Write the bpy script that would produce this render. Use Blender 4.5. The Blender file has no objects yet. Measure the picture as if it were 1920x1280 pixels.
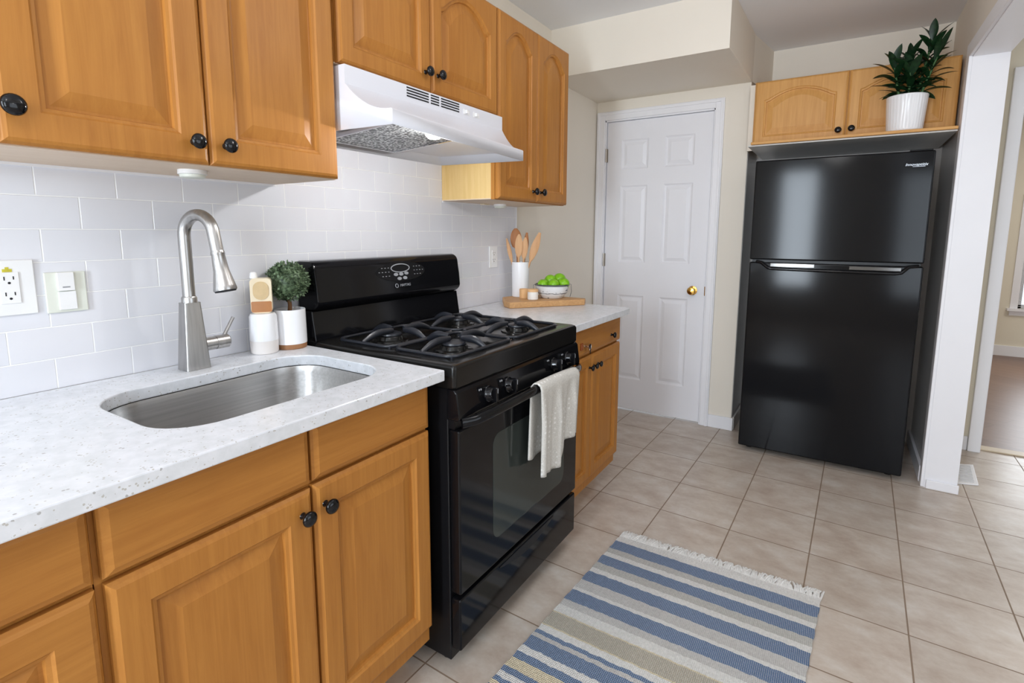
import bpy, bmesh, math, random
from mathutils import Vector, Matrix, Euler
random.seed(7)
C = bpy.context.scene.collection
SC = bpy.context.scene

# ------------------------------------------------------------------ camera
R = math.radians
YAW, PITCH, ROLL, FPX = 32.2087, -7.7414, 0.1732, 979.92
SHX, SHY = 1.24, -70.95
cam_d = bpy.data.cameras.new('camera'); cam = bpy.data.objects.new('camera', cam_d); C.objects.link(cam)
_y, _p, _r = R(YAW), R(PITCH), R(ROLL)
fw = Vector((-math.sin(_y)*math.cos(_p), math.cos(_y)*math.cos(_p), math.sin(_p)))
rt = Vector((math.cos(_y), math.sin(_y), 0)); up = rt.cross(fw)
rt, up = rt*math.cos(_r)+up*math.sin(_r), up*math.cos(_r)-rt*math.sin(_r)
M3 = Matrix((rt, up, -fw)).transposed()
cam.matrix_world = Matrix.Translation((1.5301, -1.0536, 1.276)) @ M3.to_4x4()
cam_d.sensor_fit = 'HORIZONTAL'; cam_d.sensor_width = 36.0
cam_d.lens = FPX/1920*36.0
cam_d.shift_x = -SHX/1920; cam_d.shift_y = SHY/1920
cam_d.clip_start = 0.02
SC.camera = cam

# ------------------------------------------------------------------ world, lights, exposure
w = bpy.data.worlds.new('world'); SC.world = w; w.use_nodes = True
bg = w.node_tree.nodes['Background']; bg.inputs[0].default_value = (0.78, 0.88, 1.0, 1); bg.inputs[1].default_value = 2.2
SC.view_settings.view_transform = 'Standard'; SC.view_settings.look = 'None'
SC.view_settings.gamma = 1.0; SC.view_settings.use_curve_mapping = False
SC.view_settings.exposure = -0.29
SC.cycles.use_denoising = True
SC.cycles.max_bounces = 10; SC.cycles.diffuse_bounces = 6
SC.cycles.caustics_reflective = False; SC.cycles.caustics_refractive = False
SC.cycles.sample_clamp_indirect = 8.0

def area(name, loc, direction, sx, sy, power, col, spread=180):
    l = bpy.data.lights.new(name, 'AREA'); l.shape = 'RECTANGLE'; l.size = sx; l.size_y = sy
    l.energy = power; l.color = col; l.spread = R(spread)
    o = bpy.data.objects.new(name, l); C.objects.link(o); o.location = loc
    o.rotation_euler = Vector(direction).to_track_quat('-Z', 'Y').to_euler()
    return o
def window_light(name, loc, direction, sx, sy, power, col): return area(name, loc, direction, sx, sy, power, col)
window_light('daylight_kitchen_window', (0.94, -3.12, 1.34), (0, 1, 0), 0.42, 1.60, 92, (0.80, 0.90, 1.0))
window_light('daylight_dining_back_window', (2.62, -3.12, 1.25), (0, 1, 0), 1.0, 1.60, 40, (0.80, 0.90, 1.0))
window_light('dining_side_fill', (4.88, -0.1, 1.35), (-1, 0, 0), 2.6, 1.7, 22, (0.90, 0.95, 1.0))  # side fill, added to light the left wall and cabinet fronts
window_light('daylight_hall_window', (3.75, 6.18, 1.1), (0, -1, 0), 1.2, 1.0, 30, (0.9, 0.95, 1.0))
def point_fill(name, loc, power, col):
    l = bpy.data.lights.new(name, 'POINT'); l.energy = power; l.color = col; l.shadow_soft_size = 0.14
    o = bpy.data.objects.new(name, l); C.objects.link(o); o.location = loc
point_fill('dining_fill', (3.3, -0.6, 1.95), 6, (1.0, 0.99, 0.99)); point_fill('kitchen_rear_fill', (1.40, -1.40, 2.18), 8.6, (1.0, 0.99, 0.99)); point_fill('kitchen_ceiling_fill', (1.42, 0.45, 2.18), 12.5, (1.0, 0.99, 0.99))  # unseen fills, added to lift the ceiling, upper cabinets and far walls
area('hall_fill', (3.3, 4.6, 2.40), (0, 0, -1), 0.8, 0.8, 22, (1.0, 0.95, 0.88))  # unseen fill added inside the hall, no fixture modelled

# ------------------------------------------------------------------ materials
def srgb(r, g, b):
    f = lambda c: (c/255/12.92) if c/255 <= 0.04045 else ((c/255+0.055)/1.055)**2.4
    return (f(r), f(g), f(b), 1)
class Mat:
    def __init__(s, name, col=(0.8, 0.8, 0.8, 1), rough=0.5, metal=0.0, spec=0.5):
        s.m = bpy.data.materials.new(name); s.m.use_nodes = True
        s.t = s.m.node_tree; s.b = s.t.nodes['Principled BSDF']
        s.b.inputs['Base Color'].default_value = col; s.b.inputs['Roughness'].default_value = rough
        s.b.inputs['Metallic'].default_value = metal; s.b.inputs['Specular IOR Level'].default_value = spec
    def n(s, typ, **kw):
        nd = s.t.nodes.new(typ)
        for k, v in kw.items(): setattr(nd, k, v)
        return nd
    def l(s, a, b): s.t.links.new(a, b)
    def coords(s, scale=(1, 1, 1), rot=(0, 0, 0), loc=(0, 0, 0), vt='POINT'):
        tc = s.n('ShaderNodeTexCoord'); mp = s.n('ShaderNodeMapping', vector_type=vt)
        mp.inputs['Scale'].default_value = scale; mp.inputs['Rotation'].default_value = rot; mp.inputs['Location'].default_value = loc
        s.l(tc.outputs['Object'], mp.inputs['Vector']); return mp.outputs['Vector']
    def noise(s, vec, scale=5, detail=4, rough=0.55, dist=0.0):
        nd = s.n('ShaderNodeTexNoise'); nd.inputs['Scale'].default_value = scale; nd.inputs['Detail'].default_value = detail
        nd.inputs['Roughness'].default_value = rough; nd.inputs['Distortion'].default_value = dist
        s.l(vec, nd.inputs['Vector']); return nd.outputs['Fac']
    def ramp(s, fac, stops, interp='LINEAR'):
        nd = s.n('ShaderNodeValToRGB'); cr = nd.color_ramp; cr.interpolation = interp
        while len(cr.elements) < len(stops): cr.elements.new(0.5)
        for e, (p, c) in zip(cr.elements, stops): e.position = p; e.color = c
        s.l(fac, nd.inputs['Fac']); return nd.outputs['Color']
    def mix(s, fac, a, b, mode='MIX'):
        nd = s.n('ShaderNodeMix', data_type='RGBA', blend_type=mode)
        for sock, v in ((nd.inputs[0], fac), (nd.inputs[6], a), (nd.inputs[7], b)):
            if hasattr(v, 'links'): s.l(v, sock)
            else: sock.default_value = v
        return nd.outputs[2]
    def math(s, op, a, b=0.0, c=None):
        nd = s.n('ShaderNodeMath', operation=op)
        for i, v in enumerate((a, b) if c is None else (a, b, c)):
            if hasattr(v, 'links'): s.l(v, nd.inputs[i])
            else: nd.inputs[i].default_value = v
        return nd.outputs[0]
    def base(s, c): s.l(c, s.b.inputs['Base Color'])
    def bump(s, h, strength=0.2, dist=0.002):
        nd = s.n('ShaderNodeBump'); nd.inputs['Strength'].default_value = strength; nd.inputs['Distance'].default_value = dist
        s.l(h, nd.inputs['Height']); s.l(nd.outputs['Normal'], s.b.inputs['Normal'])

def wood(name, dark, light, axis='z', rough=0.40, fine=1.0, spec=0.25):
    m = Mat(name, light, rough, 0, spec)
    sc = {'z': (30, 30, 1.6), 'y': (30, 1.6, 30), 'x': (1.6, 30, 30)}[axis]
    v = m.coords(sc)
    big = m.noise(m.coords((2.2, 2.2, 1.0)), 1.6, 3, 0.5)
    gr = m.noise(v, 2.2*fine, 5, 0.65, 0.6)
    f = m.math('ADD', m.math('MULTIPLY', gr, 0.62), m.math('MULTIPLY', big, 0.38))
    m.base(m.ramp(f, [(0.30, dark), (0.68, light)]))
    m.bump(gr, 0.04, 0.001)
    return m.m
def plain(name, col, rough=0.5, metal=0.0, spec=0.5, var=0.04, scale=14, bump=0.0):
    m = Mat(name, col, rough, metal, spec)
    f = m.noise(m.coords(), scale, 4)
    a = tuple(max(0, c*(1-var)) for c in col[:3])+(1,); b = tuple(min(1, c*(1+var)) for c in col[:3])+(1,)
    m.base(m.ramp(f, [(0.3, a), (0.7, b)]))
    if bump: m.bump(m.noise(m.coords(), scale*20, 3), bump, 0.001)
    return m.m

WOOD = wood('maple_vertical', srgb(160, 102, 44), srgb(185, 127, 60))
WOODH = wood('maple_horizontal', srgb(158, 101, 44), srgb(183, 126, 60), 'y')
WOODX = wood('maple_light_front', srgb(190, 136, 72), srgb(216, 164, 98), 'z')
WOODXH = wood('maple_light_crosswise', srgb(190, 136, 74), srgb(214, 164, 100), 'x')
PLY = wood('birch_ply_side', srgb(214, 178, 112), srgb(234, 204, 146), 'z', 0.5)
UNDER = wood('reflection_tinted_underside', srgb(214, 190, 165), srgb(226, 206, 184), 'y', 0.5)  # pale pinkish reflected light put into the underside colour
TOE = wood('toe_board', srgb(196, 156, 112), srgb(212, 176, 134), 'y', 0.5)
OAK = wood('cutting_board_oak', srgb(176, 130, 84), srgb(212, 168, 118), 'y', 0.5, 1.6)
SPOON1 = wood('spoon_beech', srgb(186, 138, 96), srgb(212, 168, 126), 'z', 0.5)
SPOON2 = wood('spoon_walnut', srgb(146, 92, 54), srgb(178, 120, 76), 'z', 0.5)
WALL = plain('wall_paint', srgb(231, 224, 212), 0.75, 0, 0.25, 0.012, 3)
HALLW = plain('hall_wall_paint', srgb(226, 219, 202), 0.75, 0, 0.25, 0.012, 3)
CEIL = plain('ceiling_paint', srgb(234, 236, 240), 0.85, 0, 0.2, 0.01, 3)
TRIM = plain('white_trim_paint', srgb(236, 236, 240), 0.38, 0, 0.4, 0.01, 5)
DOORW = plain('white_door_paint', srgb(232, 232, 237), 0.4, 0, 0.4, 0.01, 4)
ALCOVE = plain('grey_alcove', srgb(205, 200, 196), 0.35, 0, 0.5, 0.06, 2)  # greyer than the walls, for lower alcove faces and left baseboard
GREYP = plain('grey_soffit_panel', srgb(206, 204, 200), 0.35, 0, 0.5, 0.04, 4)
BLACK = plain('black_enamel', (0.005, 0.005, 0.006, 1), 0.10, 0, 0.24, 0.05, 6)
BLACKM = plain('black_satin', (0.006, 0.006, 0.007, 1), 0.3, 0, 0.25, 0.05, 6)
COOKT = plain('cooktop_enamel', (0.009, 0.0085, 0.008, 1), 0.16, 0, 0.3, 0.08, 8)
IRON = plain('cast_iron', (0.016, 0.018, 0.024, 1), 0.32, 0, 0.5, 0.2, 30, 0.15)
FRIDGE = plain('fridge_black_gloss', (0.006, 0.006, 0.007, 1), 0.10, 0, 0.15, 0.05, 3)
FRIDGES = plain('fridge_side_black', (0.012, 0.012, 0.013, 1), 0.35, 0, 0.4, 0.1, 60)
KNOBB = plain('black_knob', (0.005, 0.005, 0.006, 1), 0.10, 0, 0.35, 0.05, 20)
GLASSD = plain('oven_glass', (0.036, 0.042, 0.038, 1), 0.08, 0, 0.25, 0.05, 3)
WHITEP = plain('white_plastic', srgb(236, 236, 236), 0.35, 0, 0.45, 0.01, 8)
IVORY = plain('ivory_plastic', srgb(222, 225, 214), 0.4, 0, 0.4, 0.01, 8)
HOODW = plain('hood_white_enamel', srgb(226, 227, 234), 0.3, 0, 0.5, 0.008, 4)
CERAM = plain('white_ceramic', srgb(236, 236, 238), 0.22, 0, 0.5, 0.01, 10)
CHROME = plain('chrome', (0.75, 0.75, 0.78, 1), 0.12, 1.0, 0.5, 0.02, 10)
BRASS = plain('brass', srgb(206, 160, 80), 0.18, 1.0, 0.5, 0.04, 10)
DARK = plain('dark_slot', (0.01, 0.01, 0.012, 1), 0.6, 0, 0.3, 0.05, 10)
SILK = plain('grey_print', srgb(150, 152, 156), 0.4, 0, 0.4, 0.03, 30)
LOGO = plain('silver_print', srgb(215, 220, 228), 0.25, 0.4, 0.5, 0.02, 30)
SOIL = plain('soil', srgb(48, 36, 28), 0.9, 0, 0.2, 0.3, 60)
BARK = plain('bark', srgb(112, 78, 52), 0.8, 0, 0.2, 0.25, 40, 0.3)
POTB = plain('pot_wood_base', srgb(150, 106, 72), 0.5, 0, 0.3, 0.1, 20)
AMBER = plain('amber_liquid', srgb(176, 118, 70), 0.2, 0, 0.5, 0.06, 25)
CREAM = plain('cream_cap', srgb(232, 216, 186), 0.3, 0, 0.5, 0.03, 12)
TANP = plain('tan_window', srgb(206, 178, 132), 0.3, 0, 0.5, 0.1, 25)
FROST = plain('frosted_base', srgb(222, 216, 212), 0.25, 0, 0.5, 0.03, 12)
ENRIM = plain('grey_enamel_rim', srgb(92, 96, 98), 0.25, 0.3, 0.5, 0.05, 20)
WIRE = plain('wire', srgb(120, 122, 124), 0.3, 1.0, 0.5, 0.05, 20)
CANDW = plain('candle_white', srgb(236, 232, 226), 0.4, 0, 0.4, 0.02, 20)
CANDT = plain('candle_tan', srgb(222, 178, 128), 0.5, 0, 0.3, 0.05, 20)
YELLOW = plain('yellow_stain', srgb(206, 196, 70), 0.5, 0, 0.3, 0.2, 60)
GROOVE = plain('hinge_metal', srgb(168, 160, 150), 0.3, 0.9, 0.5, 0.05, 30)
RUST = plain('rust_plate', srgb(150, 78, 30), 0.5, 0.2, 0.4, 0.2, 60)
FILT_ = None

def mk_filter():
    m = Mat('aluminium_mesh', (0.6, 0.6, 0.6, 1), 0.35, 0.9)
    v = m.coords((110, 110, 110))
    ch = m.n('ShaderNodeTexVoronoi'); ch.inputs['Scale'].default_value = 1.0; m.l(v, ch.inputs['Vector'])
    m.base(m.ramp(ch.outputs['Distance'], [(0.25, srgb(230, 232, 232)), (0.62, srgb(70, 72, 74))]))
    m.bump(ch.outputs['Distance'], 0.6, 0.003); return m.m
FILT = mk_filter()
def mk_steel(name, axis, rough):
    m = Mat(name, (0.50, 0.49, 0.475, 1), rough, 1.0)
    sc = {'z': (4, 4, 260), 'y': (160, 3, 160), 'v': (160, 160, 2)}[axis]
    f = m.noise(m.coords(sc), 1.0, 3)
    m.base(m.ramp(f, [(0.3, (0.40, 0.39, 0.38, 1)), (0.7, (0.50, 0.49, 0.48, 1))]))
    m.l(m.math('MULTIPLY_ADD', f, 0.12, rough-0.06), m.b.inputs['Roughness']); return m.m
STEEL = mk_steel('brushed_steel_sink', 'y', 0.33)
NICKEL = mk_steel('brushed_nickel', 'v', 0.32)
def mk_quartz():
    m = Mat('speckled_quartz', srgb(222, 225, 230), 0.22, 0, 0.5)
    v = m.coords()
    vo = m.n('ShaderNodeTexVoronoi'); vo.inputs['Scale'].default_value = 150; m.l(v, vo.inputs['Vector'])
    gate = m.math('GREATER_THAN', m.noise(v, 60, 2), 0.56)
    spot = m.math('MULTIPLY', m.math('LESS_THAN', vo.outputs['Distance'], 0.26), gate)
    vo2 = m.n('ShaderNodeTexVoronoi'); vo2.inputs['Scale'].default_value = 90; m.l(v, vo2.inputs['Vector'])
    spot2 = m.math('MULTIPLY', m.math('LESS_THAN', vo2.outputs['Distance'], 0.2), m.math('GREATER_THAN', m.noise(v, 38, 2), 0.6))
    c0 = m.ramp(m.noise(v, 40, 3), [(0.35, srgb(214, 217, 221)), (0.65, srgb(226, 228, 233))])
    c1 = m.mix(m.math('MULTIPLY', spot, 0.8), c0, srgb(180, 176, 168)); c2 = m.mix(m.math('MULTIPLY', spot2, 0.75), c1, srgb(160, 158, 156))
    m.base(c2); return m.m
QUARTZ = mk_quartz()
def mk_floor():
    m = Mat('beige_floor_tile', srgb(190, 172, 155), 0.33, 0, 0.45)
    v = m.coords((1, 1, 1), (0, 0, math.atan(-0.0249)), (0.618, 2.1999, 0), 'TEXTURE')
    br = m.n('ShaderNodeTexBrick'); br.offset = 0.0; br.squash = 1.0
    br.inputs['Scale'].default_value = 1.0; br.inputs['Brick Width'].default_value = 0.303; br.inputs['Row Height'].default_value = 0.3148
    br.inputs['Mortar Size'].default_value = 0.0028; br.inputs['Mortar Smooth'].default_value = 0.3; br.inputs['Bias'].default_value = 0
    br.inputs['Color1'].default_value = (0.82, 0.82, 0.82, 1); br.inputs['Color2'].default_value = (1, 1, 1, 1); br.inputs['Mortar'].default_value = (0.9, 0.9, 0.9, 1)
    m.l(v, br.inputs['Vector'])
    n1 = m.noise(m.coords((1.0, 1.5, 1)), 6.5, 5, 0.62, 0.15)
    n2 = m.noise(m.coords(), 60, 3)
    f = m.math('ADD', m.math('MULTIPLY', n1, 0.85), m.math('MULTIPLY', n2, 0.15))
    tile = m.ramp(f, [(0.32, srgb(178, 160, 145)), (0.52, srgb(197, 184, 171)), (0.7, srgb(211, 203, 194))])
    tile = m.mix(0.45, tile, br.outputs['Color'], 'MULTIPLY')
    m.base(m.mix(br.outputs['Fac'], tile, srgb(136, 116, 98)))
    m.l(m.math('MULTIPLY_ADD', br.outputs['Fac'], 0.4, 0.30), m.b.inputs['Roughness'])
    inv = m.math('SUBTRACT', 1.0, br.outputs['Fac'])
    m.bump(m.math('ADD', inv, m.math('MULTIPLY', n1, 0.12)), 0.35, 0.003); return m.m
FLOOR = mk_floor()
def mk_splash():
    m = Mat('white_subway_tile', srgb(226, 227, 232), 0.16, 0, 0.5)
    tc = m.n('ShaderNodeTexCoord'); sp = m.n('ShaderNodeSeparateXYZ'); cb = m.n('ShaderNodeCombineXYZ')
    m.l(tc.outputs['Object'], sp.inputs[0])
    m.l(m.math('ADD', sp.outputs[1], 0.6195+0.5*0.1539+0.1539*40), cb.inputs[0]); m.l(m.math('ADD', sp.outputs[2], -1.3547+0.0741*40), cb.inputs[1])
    br = m.n('ShaderNodeTexBrick'); br.offset = 0.5; br.squash = 1.0
    br.inputs['Scale'].default_value = 1.0; br.inputs['Brick Width'].default_value = 0.1539; br.inputs['Row Height'].default_value = 0.0741
    br.inputs['Mortar Size'].default_value = 0.0016; br.inputs['Mortar Smooth'].default_value = 0.35; br.inputs['Bias'].default_value = 0
    br.inputs['Color1'].default_value = srgb(219, 220, 226); br.inputs['Color2'].default_value = srgb(222, 222, 227); br.inputs['Mortar'].default_value = srgb(244, 244, 244)
    m.l(cb.outputs[0], br.inputs['Vector']); m.base(br.outputs['Color'])
    m.bump(m.math('ADD', m.math('SUBTRACT', 1.0, br.outputs['Fac']), m.math('MULTIPLY', m.noise(m.coords(), 9, 2), 0.10)), 0.55, 0.004); return m.m
SPLASH = mk_splash()
def mk_hallfloor():
    m = Mat('dark_wood_floor', srgb(104, 78, 66), 0.35, 0, 0.4)
    v = m.coords((1, 1, 1), (0, 0, R(35)))
    br = m.n('ShaderNodeTexBrick'); br.offset = 0.37
    br.inputs['Scale'].default_value = 1.0; br.inputs['Brick Width'].default_value = 1.1; br.inputs['Row Height'].default_value = 0.12
    br.inputs['Mortar Size'].default_value = 0.0015; br.inputs['Color1'].default_value = srgb(112, 84, 70); br.inputs['Color2'].default_value = srgb(128, 98, 82); br.inputs['Mortar'].default_value = srgb(70, 50, 42)
    m.l(v, br.inputs['Vector'])
    g = m.noise(m.coords((2, 40, 1), (0, 0, R(35))), 3, 4)
    m.base(m.mix(0.35, br.outputs['Color'], m.ramp(g, [(0.3, srgb(90, 66, 56)), (0.7, srgb(150, 122, 106))]))); return m.m
HALLF = mk_hallfloor()
def mk_towel():
    m = Mat('woven_towel', srgb(222, 219, 212), 0.9, 0, 0.1)
    v = m.coords((55, 55, 55)); vo = m.n('ShaderNodeTexVoronoi', feature='F1'); vo.inputs['Scale'].default_value = 1.0; vo.inputs['Randomness'].default_value = 0.25
    m.l(v, vo.inputs['Vector'])
    dot = m.math('LESS_THAN', vo.outputs['Distance'], 0.24)
    weave = m.noise(m.coords((260, 260, 260)), 1.0, 2)
    c = m.ramp(weave, [(0.3, srgb(190, 187, 180)), (0.7, srgb(212, 209, 203))])
    m.base(m.mix(m.math('MULTIPLY', dot, 0.55), c, srgb(240, 239, 236)))
    m.bump(m.math('ADD', m.math('MULTIPLY', dot, 0.7), weave), 0.5, 0.002); return m.m
TOWEL = mk_towel()
RUGL = [(0.915, 'w'), (0.888, 'b'), (0.826, 'g'), (0.795, 'w'), (0.770, 'b'), (0.712, 'g'), (0.672, 'w'), (0.650, 'b'), (0.588, 'l'),
        (0.540, 'w'), (0.521, 'b'), (0.463, 'l'), (0.426, 'w'), (0.392, 'y'), (0.384, 't'), (0.318, 'y'), (0.312, 'w'), (0.287, 'b'),
        (0.269, 'l'), (0.254, 'b'), (0.204, 'w'), (0.177, 'b'), (0.147, 'y'), (0.112, 'b'), (0.090, 'w'), (0.070, 'b'), (0.052, 'y'),
        (0.034, 'b'), (-0.03, 'w'), (-0.06, 't'), (-0.13, 'b'), (-0.20, 'w')]
def mk_rug():
    m = Mat('striped_woven_rug', srgb(200, 200, 200), 0.95, 0, 0.1)
    col = dict(w=srgb(226, 224, 220), b=srgb(92, 116, 150), g=srgb(186, 184, 178), l=srgb(196, 193, 190), t=srgb(176, 168, 152), y=srgb(214, 200, 168))
    tc = m.n('ShaderNodeTexCoord'); sp = m.n('ShaderNodeSeparateXYZ'); m.l(tc.outputs['Object'], sp.inputs[0])
    t = m.math('MULTIPLY_ADD', sp.outputs[1], 1/1.4, 0.4/1.4)
    wob = m.noise(m.coords((40, 9, 1)), 1.0, 2)
    t = m.math('ADD', t, m.math('MULTIPLY_ADD', wob, 0.008, -0.004))
    st = sorted([((y+0.4)/1.4, k) for y, k in RUGL])
    stops = [(0.0, col[st[0][1]])]
    for i, (p, k) in enumerate(st[:-1]): stops.append((p, col[st[i+1][1]] if False else col[k]))
    # a stripe listed at y reaches down from y to the next listed y
    ys = [y for y, _ in RUGL]; ks = [k for _, k in RUGL]
    stops = [(0.0, col['w'])]
    for i in range(len(ys)-1, 0, -1): stops.append(((ys[i]+0.4)/1.4, col[ks[i-1]]))
    c = m.ramp(t, stops[:32], 'CONSTANT')
    def wave(axis, period):
        return m.math('SINE', m.math('MULTIPLY', sp.outputs[axis], 2*math.pi/period))
    diag = m.math('SINE', m.math('MULTIPLY', m.math('ADD', sp.outputs[0], m.math('MULTIPLY', sp.outputs[1], 0.9)), 2*math.pi/0.0105))
    diag2 = m.math('SINE', m.math('MULTIPLY', m.math('SUBTRACT', sp.outputs[0], m.math('MULTIPLY', sp.outputs[1], 0.9)), 2*math.pi/0.0105))
    knot = m.math('MULTIPLY', diag, diag2)
    gate = m.math('GREATER_THAN', knot, 0.30)
    c = m.mix(m.math('MULTIPLY', gate, 0.5), c, srgb(226, 225, 222))
    c = m.mix(0.25, c, m.ramp(m.noise(m.coords((150, 90, 1)), 1.0, 2), [(0.3, srgb(160, 160, 160)), (0.7, srgb(255, 255, 255))]), 'MULTIPLY')
    m.base(c); m.bump(knot, 0.5, 0.003); return m.m
RUG = mk_rug()
FRINGE = plain('cotton_fringe', srgb(226, 225, 222), 0.95, 0, 0.1, 0.1, 90)
def leafmat(name, a, b, rough):
    m = Mat(name, b, rough, 0, 0.35); m.base(m.ramp(m.noise(m.coords(), 70, 2), [(0.3, a), (0.7, b)])); return m.m
TOPI = leafmat('boxwood_leaf', srgb(34, 50, 32), srgb(128, 150, 114), 0.5)
LEAF = leafmat('glossy_dark_leaf', srgb(12, 34, 18), srgb(26, 58, 30), 0.35)
STEMM = leafmat('green_stem', srgb(44, 78, 40), srgb(78, 112, 62), 0.5)
LIME = leafmat('green_apple_skin', srgb(112, 172, 22), srgb(138, 196, 40), 0.28)
def mk_emit(name, col, s):
    m = Mat(name, col, 0.4); m.b.inputs['Emission Color'].default_value = col; m.b.inputs['Emission Strength'].default_value = s; return m.m
LAMPL = mk_emit('hood_lamp_lens', (1, 0.98, 0.95, 1), 14.0)
def mk_glass():
    m = Mat('window_glass', (1, 1, 1, 1), 0.02); m.b.inputs['Transmission Weight'].default_value = 1.0; m.b.inputs['IOR'].default_value = 1.02; return m.m
PANE = mk_glass()
def mk_enamel():
    m = Mat('speckled_enamel_bowl', srgb(226, 228, 230), 0.25, 0, 0.5)
    tc = m.n('ShaderNodeTexCoord'); sp = m.n('ShaderNodeSeparateXYZ'); m.l(tc.outputs['Object'], sp.inputs[0])
    n = m.noise(m.coords((1, 1, 3)), 26, 3)
    z1 = m.math('LESS_THAN', m.math('ABSOLUTE', m.math('ADD', m.math('SUBTRACT', sp.outputs[2], 0.972), m.math('MULTIPLY', m.math('SUBTRACT', n, 0.5), 0.014))), 0.0016)
    patch = m.math('GREATER_THAN', n, 0.66)
    c = m.mix(m.math('MAXIMUM', z1, patch), srgb(228, 230, 232), srgb(82, 90, 96))
    m.base(c); return m.m
ENAMEL = mk_enamel()

# ------------------------------------------------------------------ mesh helpers
def BM(): return bmesh.new()
def bx(bm, x0, x1, y0, y1, z0, z1, bev=0.0, seg=2):
    r = bmesh.ops.create_cube(bm, size=1.0); vs = r['verts']
    for v in vs: v.co = Vector((x0+(v.co.x+.5)*(x1-x0), y0+(v.co.y+.5)*(y1-y0), z0+(v.co.z+.5)*(z1-z0)))
    if bev:
        es = list({e for v in vs for e in v.link_edges})
        bmesh.ops.bevel(bm, geom=es, offset=bev, segments=seg, affect='EDGES', profile=0.5, clamp_overlap=True)
    return bm
def frame(d):
    d = Vector(d).normalized(); a = Vector((0, 0, 1)) if abs(d.z) < 0.9 else Vector((1, 0, 0))
    u = d.cross(a).normalized(); return u, d.cross(u).normalized(), d
def lathe(bm, prof, c, axis=(0, 0, 1), seg=32, cap=True, wave=None):
    u, v, d = frame(axis); c = Vector(c); rings = []
    for r, h in prof:
        ring = []
        for k in range(seg):
            a = 2*math.pi*k/seg; rr = r*(1 if wave is None else wave(a, h))
            ring.append(bm.verts.new(c+d*h+u*(rr*math.cos(a))+v*(rr*math.sin(a))))
        rings.append(ring)
    for a, b in zip(rings, rings[1:]):
        for k in range(seg): bm.faces.new((a[k], a[(k+1) % seg], b[(k+1) % seg], b[k]))
    if cap:
        for rg, p in ((rings[0], prof[0]), (rings[-1], prof[-1])):
            if p[0] > 1e-5: bm.faces.new(rg)
    return bm
def tube(bm, pts, rad, seg=12, caps=True, squash=1.0, upv=None):
    pts = [Vector(p) for p in pts]; n = len(pts)
    rs = rad if hasattr(rad, '__len__') else [rad]*n
    t0 = (pts[1]-pts[0]).normalized(); u, v, _ = frame(t0)
    if upv is not None:
        v = (Vector(upv)-t0*Vector(upv).dot(t0)).normalized(); u = v.cross(t0)
    rings = []
    for i, p in enumerate(pts):
        t = (pts[min(i+1, n-1)]-pts[max(i-1, 0)]).normalized()
        u = (u-t*u.dot(t)).normalized(); v = t.cross(u)
        rings.append([bm.verts.new(p+u*(rs[i]*math.cos(2*math.pi*k/seg))+v*(rs[i]*squash*math.sin(2*math.pi*k/seg))) for k in range(seg)])
    for a, b in zip(rings, rings[1:]):
        for k in range(seg): bm.faces.new((a[k], a[(k+1) % seg], b[(k+1) % seg], b[k]))
    if caps: bm.faces.new(rings[0]); bm.faces.new(rings[-1])
    return bm
def rings_solid(bm, rings, cap0=True, cap1=True):
    """loft closed rings (lists of points) into one surface"""
    vr = [[bm.verts.new(Vector(p)) for p in r] for r in rings]; n = len(vr[0])
    for a, b in zip(vr, vr[1:]):
        for k in range(n): bm.faces.new((a[k], a[(k+1) % n], b[(k+1) % n], b[k]))
    if cap0: bm.faces.new(vr[0])
    if cap1: bm.faces.new(vr[-1])
    return bm
def prism(bm, poly, ya, yb, f=lambda a, b, t: (a, t, b)):
    """extrude a 2-D outline from ya to yb; by default (x, z) along y"""
    return rings_solid(bm, [[f(a, b, ya) for a, b in poly], [f(a, b, yb) for a, b in poly]])
def rrect(x0, x1, y0, y1, r, n=6):
    out = []
    for cx, cy, a0 in ((x1-r, y1-r, 0), (x0+r, y1-r, 90), (x0+r, y0+r, 180), (x1-r, y0+r, 270)):
        for k in range(n+1):
            a = R(a0+90*k/n); out.append((cx+r*math.cos(a), cy+r*math.sin(a)))
    return out
def obj(name, bm, mat, parent=None, smooth=None, bevel=0.0, recalc=True, sub=0):
    if recalc: bmesh.ops.recalc_face_normals(bm, faces=bm.faces)
    me = bpy.data.meshes.new(name); bm.to_mesh(me); bm.free()
    me.materials.append(mat)
    if smooth is not None:
        for p in me.polygons: p.use_smooth = True
        me.set_sharp_from_angle(angle=R(smooth))
    o = bpy.data.objects.new(name, me); C.objects.link(o)
    if parent is not None: attach(o, parent)
    if smooth is not None and smooth <= 40:
        md = o.modifiers.new('normals', 'WEIGHTED_NORMAL'); md.keep_sharp = True; md.weight = 90
    if bevel:
        md = o.modifiers.new('bevel', 'BEVEL'); md.width = bevel; md.segments = 2; md.limit_method = 'ANGLE'; md.angle_limit = R(40)
    if sub:
        md = o.modifiers.new('sub', 'SUBSURF'); md.levels = sub; md.render_levels = sub
    return o
WLOC = {}
def wloc(o): return WLOC.get(o.name, Vector((0, 0, 0)))
def attach(o, p):
    o.parent = p; o.matrix_parent_inverse = Matrix.Translation(-wloc(p))
def tag(o, label, cat, group=None):
    o['label'] = label; o['category'] = cat
    if group: o['group'] = group
    return o
def thing(name, label, cat, loc, group=None):
    o = bpy.data.objects.new(name, None); C.objects.link(o); o.location = loc; o.empty_display_size = 0.05
    WLOC[o.name] = Vector(loc); return tag(o, label, cat, group)
def struct(name, bm, mat, parent=None, **kw):
    o = obj(name, bm, mat, parent, **kw)
    if parent is None: o['kind'] = 'structure'
    return o
def sbox(name, x0, x1, y0, y1, z0, z1, mat, parent=None, bev=0.0, **kw):
    return struct(name, bx(BM(), x0, x1, y0, y1, z0, z1, bev), mat, parent, **kw)
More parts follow.
